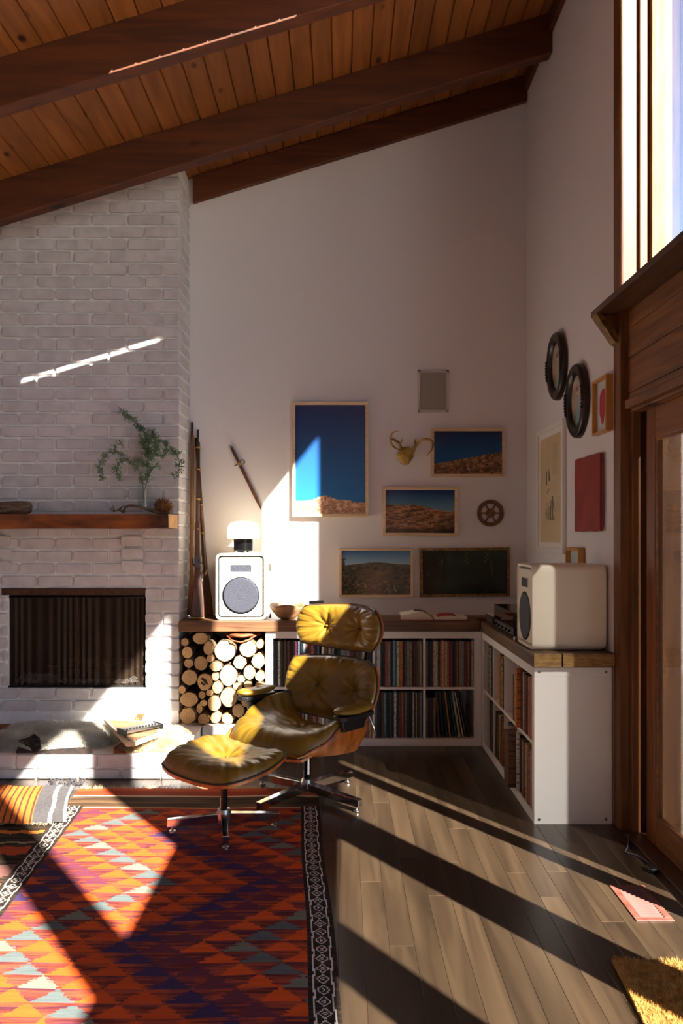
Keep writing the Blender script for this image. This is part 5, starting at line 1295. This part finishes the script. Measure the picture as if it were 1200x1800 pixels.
def skin(par, ext, hgt, n, mat, seed, ln):
    def f(s, t):
        x_, y_ = pad_pt(s, t, ext, seed); return (x_, y_, hgt*(1-t**5)*min(1.0, .25+2.4*(y_/ext[1]+1))*(.75+.25*math.sin(x_*11+seed)*math.sin(y_*13)) + .003)
    MB().grid(48, 14, f).build('pelt', mat, par, smooth=True)
    rr = random.Random(int(seed*10))
    def smp():
        s, t = rr.random(), math.sqrt(rr.random()); x_, y_, z_ = f(s, t); tx = math.sin(x_*23+seed*3)+.6*math.sin(y_*31+x_*9)
        return (x_, y_, z_-.002), (ln*(.35*tx+rr.uniform(-.5, .5))*.7 + .2*ln*x_/ext[0], ln*(-.55+rr.uniform(-.4, .4)+.4*y_/ext[1]), ln*rr.uniform(.15, .75)*(1-.5*t**4))
    blades('wool', n, smp, mat, par, .0022)
skin(sk, (.42, .350), .055, 26000, M['furw'], 1.7, .050)
sk2 = thing('sheepskin', 'tan and white sheepskin on the hearth beneath the zither', 'sheepskin', (-1.16, 5.06, HT + .006))
skin(sk2, (.185, .32), .030, 12000, M['furt'], 2.9, .040)
blk = [(75, 970), (95, 950), (172, 918), (160, 903), (95, 890), (150, 884), (180, 870), (210, 885), (216, 906), (196, 938), (250, 942), (360, 946), (440, 952), (470, 945), (478, 972), (400, 977), (200, 978), (85, 977)]
def onhide(pts, z): return [(a, max(b_, 4.742)) for a, b_ in (hxy(q[0]/3, 1000+q[1]/3, z) for q in pts)][::-1]
dv = []
for q in blk:
    zz = .03
    for _ in range(6):
        a, b_ = hxy(q[0]/3, 1000+q[1]/3, HT+zz); zz = .020 + min(.052, max(0, b_-4.735)*.32)
    dv.append((a, max(b_, 4.728), zz))
dn = len(dv); MB().add([(p[0], p[1], p[2]) for p in dv]+[(p[0], p[1], p[2]-.012) for p in dv], [tuple(range(dn))[::-1], tuple(range(dn, 2*dn))]+[((i+1) % dn, i, dn+i, dn+(i+1) % dn)[::-1] for i in range(dn)]).build('black_patch', M['hideb'], ck_)
blob(onhide([(590, 975), (600, 940), (640, 911), (712, 908), (668, 945), (655, 978)], HT+.012), .003, .0085, 'brown_patch', M['hider'], ck_)
blob([(a, min(b_, 5.47)) for a, b_ in onhide([(0, 780), (72, 778), (60, 800), (38, 826), (0, 832)], HT+.05)], .003, .0085, 'brown_patch', M['hider'], ck_)
fl_ = []
for q in ((712, 850), (708, 787), (726, 766), (766, 763), (752, 786), (748, 850)):      # a flap of hide standing against the bricks
    a, b_ = px(q[0]/3, 1000+q[1]/3, 5.468); fl_.append((a, max(b_ - HT, .004)))
MB().prism(fl_[::-1], 5.464, 5.472, 'y').build('brown_patch', M['hider'], ck_)
# zither
zt = .064
zp = [hxy(182, 1262, HT+zt+.03), hxy(254, 1266, HT+zt+.03), hxy(283, 1280, HT+zt+.03), hxy(280, 1287, HT+zt+.03), hxy(238, 1303, HT+zt+.03), hxy(222, 1304, HT+zt+.03)]
ze = thing('zither', 'small stringed zither with a black chord bar lying on the hearth', 'zither', (0, 0, HT + zt))
MB().prism(zp[::-1], 0, .026).build('sound_box', M['harp'], ze, bevel=.003)
c0 = Vector((sum(p[0] for p in zp)/6, sum(p[1] for p in zp)/6, 0)); ins = [(c0.x+(p[0]-c0.x)*.86, c0.y+(p[1]-c0.y)*.86) for p in zp]
MB().prism(ins[::-1], .026, .0275).build('soundboard', M['bowl'], ze)
pa, pb = Vector((*hxy(216, 1285, HT+zt+.05), .052)), Vector((*hxy(276, 1273, HT+zt+.05), .052))
d_ = (pb-pa).normalized(); nrm = Vector((-d_.y, d_.x, 0))
def obox(p, q, hw_, z0, z1):
    n_ = nrm*hw_; cs = [p-n_, q-n_, q+n_, p+n_]; return MB().add([(c.x, c.y, z0) for c in cs]+[(c.x, c.y, z1) for c in cs], [(0,3,2,1),(4,5,6,7),(0,1,5,4),(1,2,6,5),(2,3,7,6),(3,0,4,7)])
br_ = obox(pa, pb, .045, .040, .058).build('chord_bar', M['steel'], ze, bevel=.002)
obox(pa-d_*.012, pa, .05, .028, .062).build('bar_end', M['black'], ze); obox(pb, pb+d_*.012, .05, .028, .062).build('bar_end', M['black'], ze)
for i in range(11):
    p = pa+(pb-pa)*((i+.5)/11)-nrm*.03; MB().lathe([(.006, .058), (.006, .066), (.003, .067)], 8, (p.x, p.y, 0)).build('key', M['black'], br_)
pins = MB()
e0, e1 = Vector((*zp[0], 0)), Vector((*zp[1], 0))
for i in range(18):
    p = e0+(e1-e0)*((i+.5)/18); p = p+(c0-p)*.06; pins.tube([(p.x, p.y, .026), (p.x, p.y, .052)], .0018, 5)
e0, e1 = Vector((*zp[4], 0)), Vector((*zp[3], 0))
for i in range(12):
    p = e0+(e1-e0)*((i+.5)/12); p = p+(c0-p)*.08; pins.tube([(p.x, p.y, .026), (p.x, p.y, .036)], .0025, 5)
pins.build('tuning_pins', M['steel'], ze)
sg_ = MB()
for i in range(14):
    f0 = (i+.5)/14; a = Vector((*zp[0], 0)).lerp(Vector((*zp[1], 0)), f0); b_ = Vector((*zp[5], 0)).lerp(Vector((*zp[3], 0)), f0); sg_.tube([(a.x, a.y, .036), (b_.x, b_.y, .034)], .0006, 4)
sg_.build('strings', M['steel'], ze)

# ------------------------------------------------------------------ on the mantel
vx, _ = px(254, 890, 5.37); vy = 5.37
va = thing('glass_vase', 'clear straight glass vase on the mantel shelf', 'vase', (vx, vy, MZ + .001))
MB().lathe([(0.0, 0.0), (.040, 0.0), (.042, .006), (.042, .20), (.0405, .20), (.0395, .010), (0.0, .010)], 32).build('glass', M['clear'], va, auto=True)
pl = thing('leafy_branch', 'feathery green branches standing in the glass vase on the mantel', 'plant', (vx, vy, MZ + .012))
def cp(x_, y_, dy=0.0):
    X, Z = px(150+x_/6.316, 700+y_/6.316, vy+dy); return Vector((X-vx, dy, max(Z-MZ-.012, .002)))
STEMS = [([(655,1190),(652,1050),(690,900),(700,750),(690,600),(690,430),(610,330),(510,225),(395,145)], 0.0, 1.0),
         ([(650,1160),(640,980),(610,850),(560,760),(480,690),(400,640),(330,590),(235,622),(172,700),(163,800),(200,925)], -.03, .55),
         ([(695,700),(760,610),(800,500),(760,420),(730,360)], .03, 1.2), ([(760,610),(860,650),(940,560),(1000,620),(1045,720),(1045,800),(970,865)], -.04, .8),
         ([(480,690),(385,700),(340,790),(385,890)], .02, .9), ([(860,650),(905,540),(880,465)], .03, .8), ([(700,850),(760,770),(805,750)], -.02, .8), ([(330,590),(340,520),(415,510)], -.03, .5),
         ([(690,600),(640,520),(620,440)], .03, 1.2), ([(690,640),(780,560),(820,470)], -.05, 1.2), ([(690,760),(620,700),(560,680)], .03, 1.0), ([(690,520),(730,460),(790,430)], -.03, 1.2), ([(610,850),(600,940),(650,900),(690,860)], .02, .6), ([(940,560),(980,600),(1060,620)], .0, .8)]
stm = MB(); lf = MB(); rl = random.Random(21)
for pts, bow, dens in STEMS:
    pp = [cp(a, b_, bow*math.sin(i/(len(pts)-1)*2.2)) for i, (a, b_) in enumerate(pts)]; sm = []
    for i in range(len(pp)-1):
        for k in range(5):
            t = k/5; q0 = pp[max(i-1, 0)]; q1, q2 = pp[i], pp[i+1]; q3 = pp[min(i+2, len(pp)-1)]; sm.append(.5*((2*q1)+(q2-q0)*t+(2*q0-5*q1+4*q2-q3)*t*t+(3*q1-q0-3*q2+q3)*t**3))
    sm.append(pp[-1]); stm.tube(sm, [.0026*(1-.6*i/len(sm)) for i in range(len(sm))], 5)
    L = sum((b_-a).length for a, b_ in zip(sm, sm[1:])); ntw = int(L*250*dens)
    for _ in range(ntw):
        i = rl.randrange(max(1, int(len(sm)*.22)) if len(pts) > 8 else 0, len(sm)-1); p = sm[i].lerp(sm[i+1], rl.random())
        tw = Vector((rl.gauss(0, 1), rl.gauss(0, 1), rl.gauss(.2, 1))).normalized()*rl.uniform(.012, .038); stm.tube([p, p+tw*.6, p+tw], [.0009, .0007, .0004], 3, cap=False)
        for m_ in range(7):
            q = p+tw*((m_+1)/7); dl = (tw.normalized()+Vector((rl.gauss(0, .8), rl.gauss(0, .8), rl.gauss(0, .8)))).normalized()*rl.uniform(.009, .019); sd_ = dl.cross(Vector((rl.gauss(0, 1), rl.gauss(0, 1), rl.gauss(0, 1)))).normalized()*dl.length*.26
            lf.add([q, q+dl*.5+sd_, q+dl, q+dl*.5-sd_], [(0, 1, 2, 3)])
stm.build('stems', M['stem'], pl)
lf.build('leaves', M['leaf'], pl)['kind'] = 'stuff'
sx_, sz_ = px(286.5, 884.5, 5.385)
sb = thing('seed_pod', 'brown spiky seed pod ball on the end of the mantel shelf', 'seed pod', (sx_, 5.385, MZ + .05))
MB().sphere((0, 0, 0), .040, 18, 12).build('core', M['spike'], sb, smooth=True)
spm = MB()
for i in range(120):
    z = 1-2*(i+.5)/120; r = math.sqrt(1-z*z); a = i*2.39996; d_ = Vector((r*math.cos(a), r*math.sin(a), z)); 
    tip = d_*rl.uniform(.062, .072)
    if tip.z < -.048: tip.z = -.048
    spm.tube([d_*.034, d_*.048, tip*1.08], [.0055, .0045, .0006], 5)
so_ = spm.build('spikes', M['spike'], sb, auto=True)
db = thing('driftwood_branch', 'thin weathered forked branch lying on the mantel beside the vase', 'branch', (0, 5.27, MZ))
def dp(x_, y_, dy=0): X, Z = px(150+x_/6.316, 700+y_/6.316, 5.27+dy); return (X, dy, max(Z-MZ, .009))
mb2 = MB().tube([dp(425,1275), dp(440,1210), dp(500,1193,.01), dp(600,1203,.02), (dp(700,1240,.02)), dp(800,1270,.02), dp(900,1272,.01), dp(985,1280)], [.007, .009, .0095, .009, .009, .008, .006, .002], 8).build('limb', M['drift'], db, smooth=True)
MB().tube([dp(425,1262), dp(370,1240), dp(325,1255), dp(300,1190)], [.008, .007, .006, .002], 8).build('fork', M['drift'], mb2, smooth=True)
MB().tube([dp(360,1245), dp(400,1215), dp(432,1182)], [.006, .005, .001], 8).build('fork', M['drift'], mb2, smooth=True)
MB().tube([dp(320,1260), dp(295,1240), dp(275,1205)], [.005, .004, .001], 8).build('fork', M['drift'], mb2, smooth=True)
dw = thing('driftwood_log', 'fat weathered chunk of driftwood on the mantel shelf', 'driftwood', (-2.24, 5.34, MZ))
MB().tube([(-.30, 0, .03), (-.22, 0, .032), (-.12, 0, .036), (-.04, .005, .043), (.06, 0, .046), (.13, 0, .046), (.155, 0, .045), (.163, 0, .044)], [.012, .026, .034, .042, .045, .044, .036, .012], 16).build('trunk', M['drift'], dw, smooth=True)
MB().tube([(-.14, -.03, .03), (-.06, -.055, .022), (.02, -.07, .015)], [.012, .014, .008], 8).build('side_limb', M['drift'], dw, smooth=True)
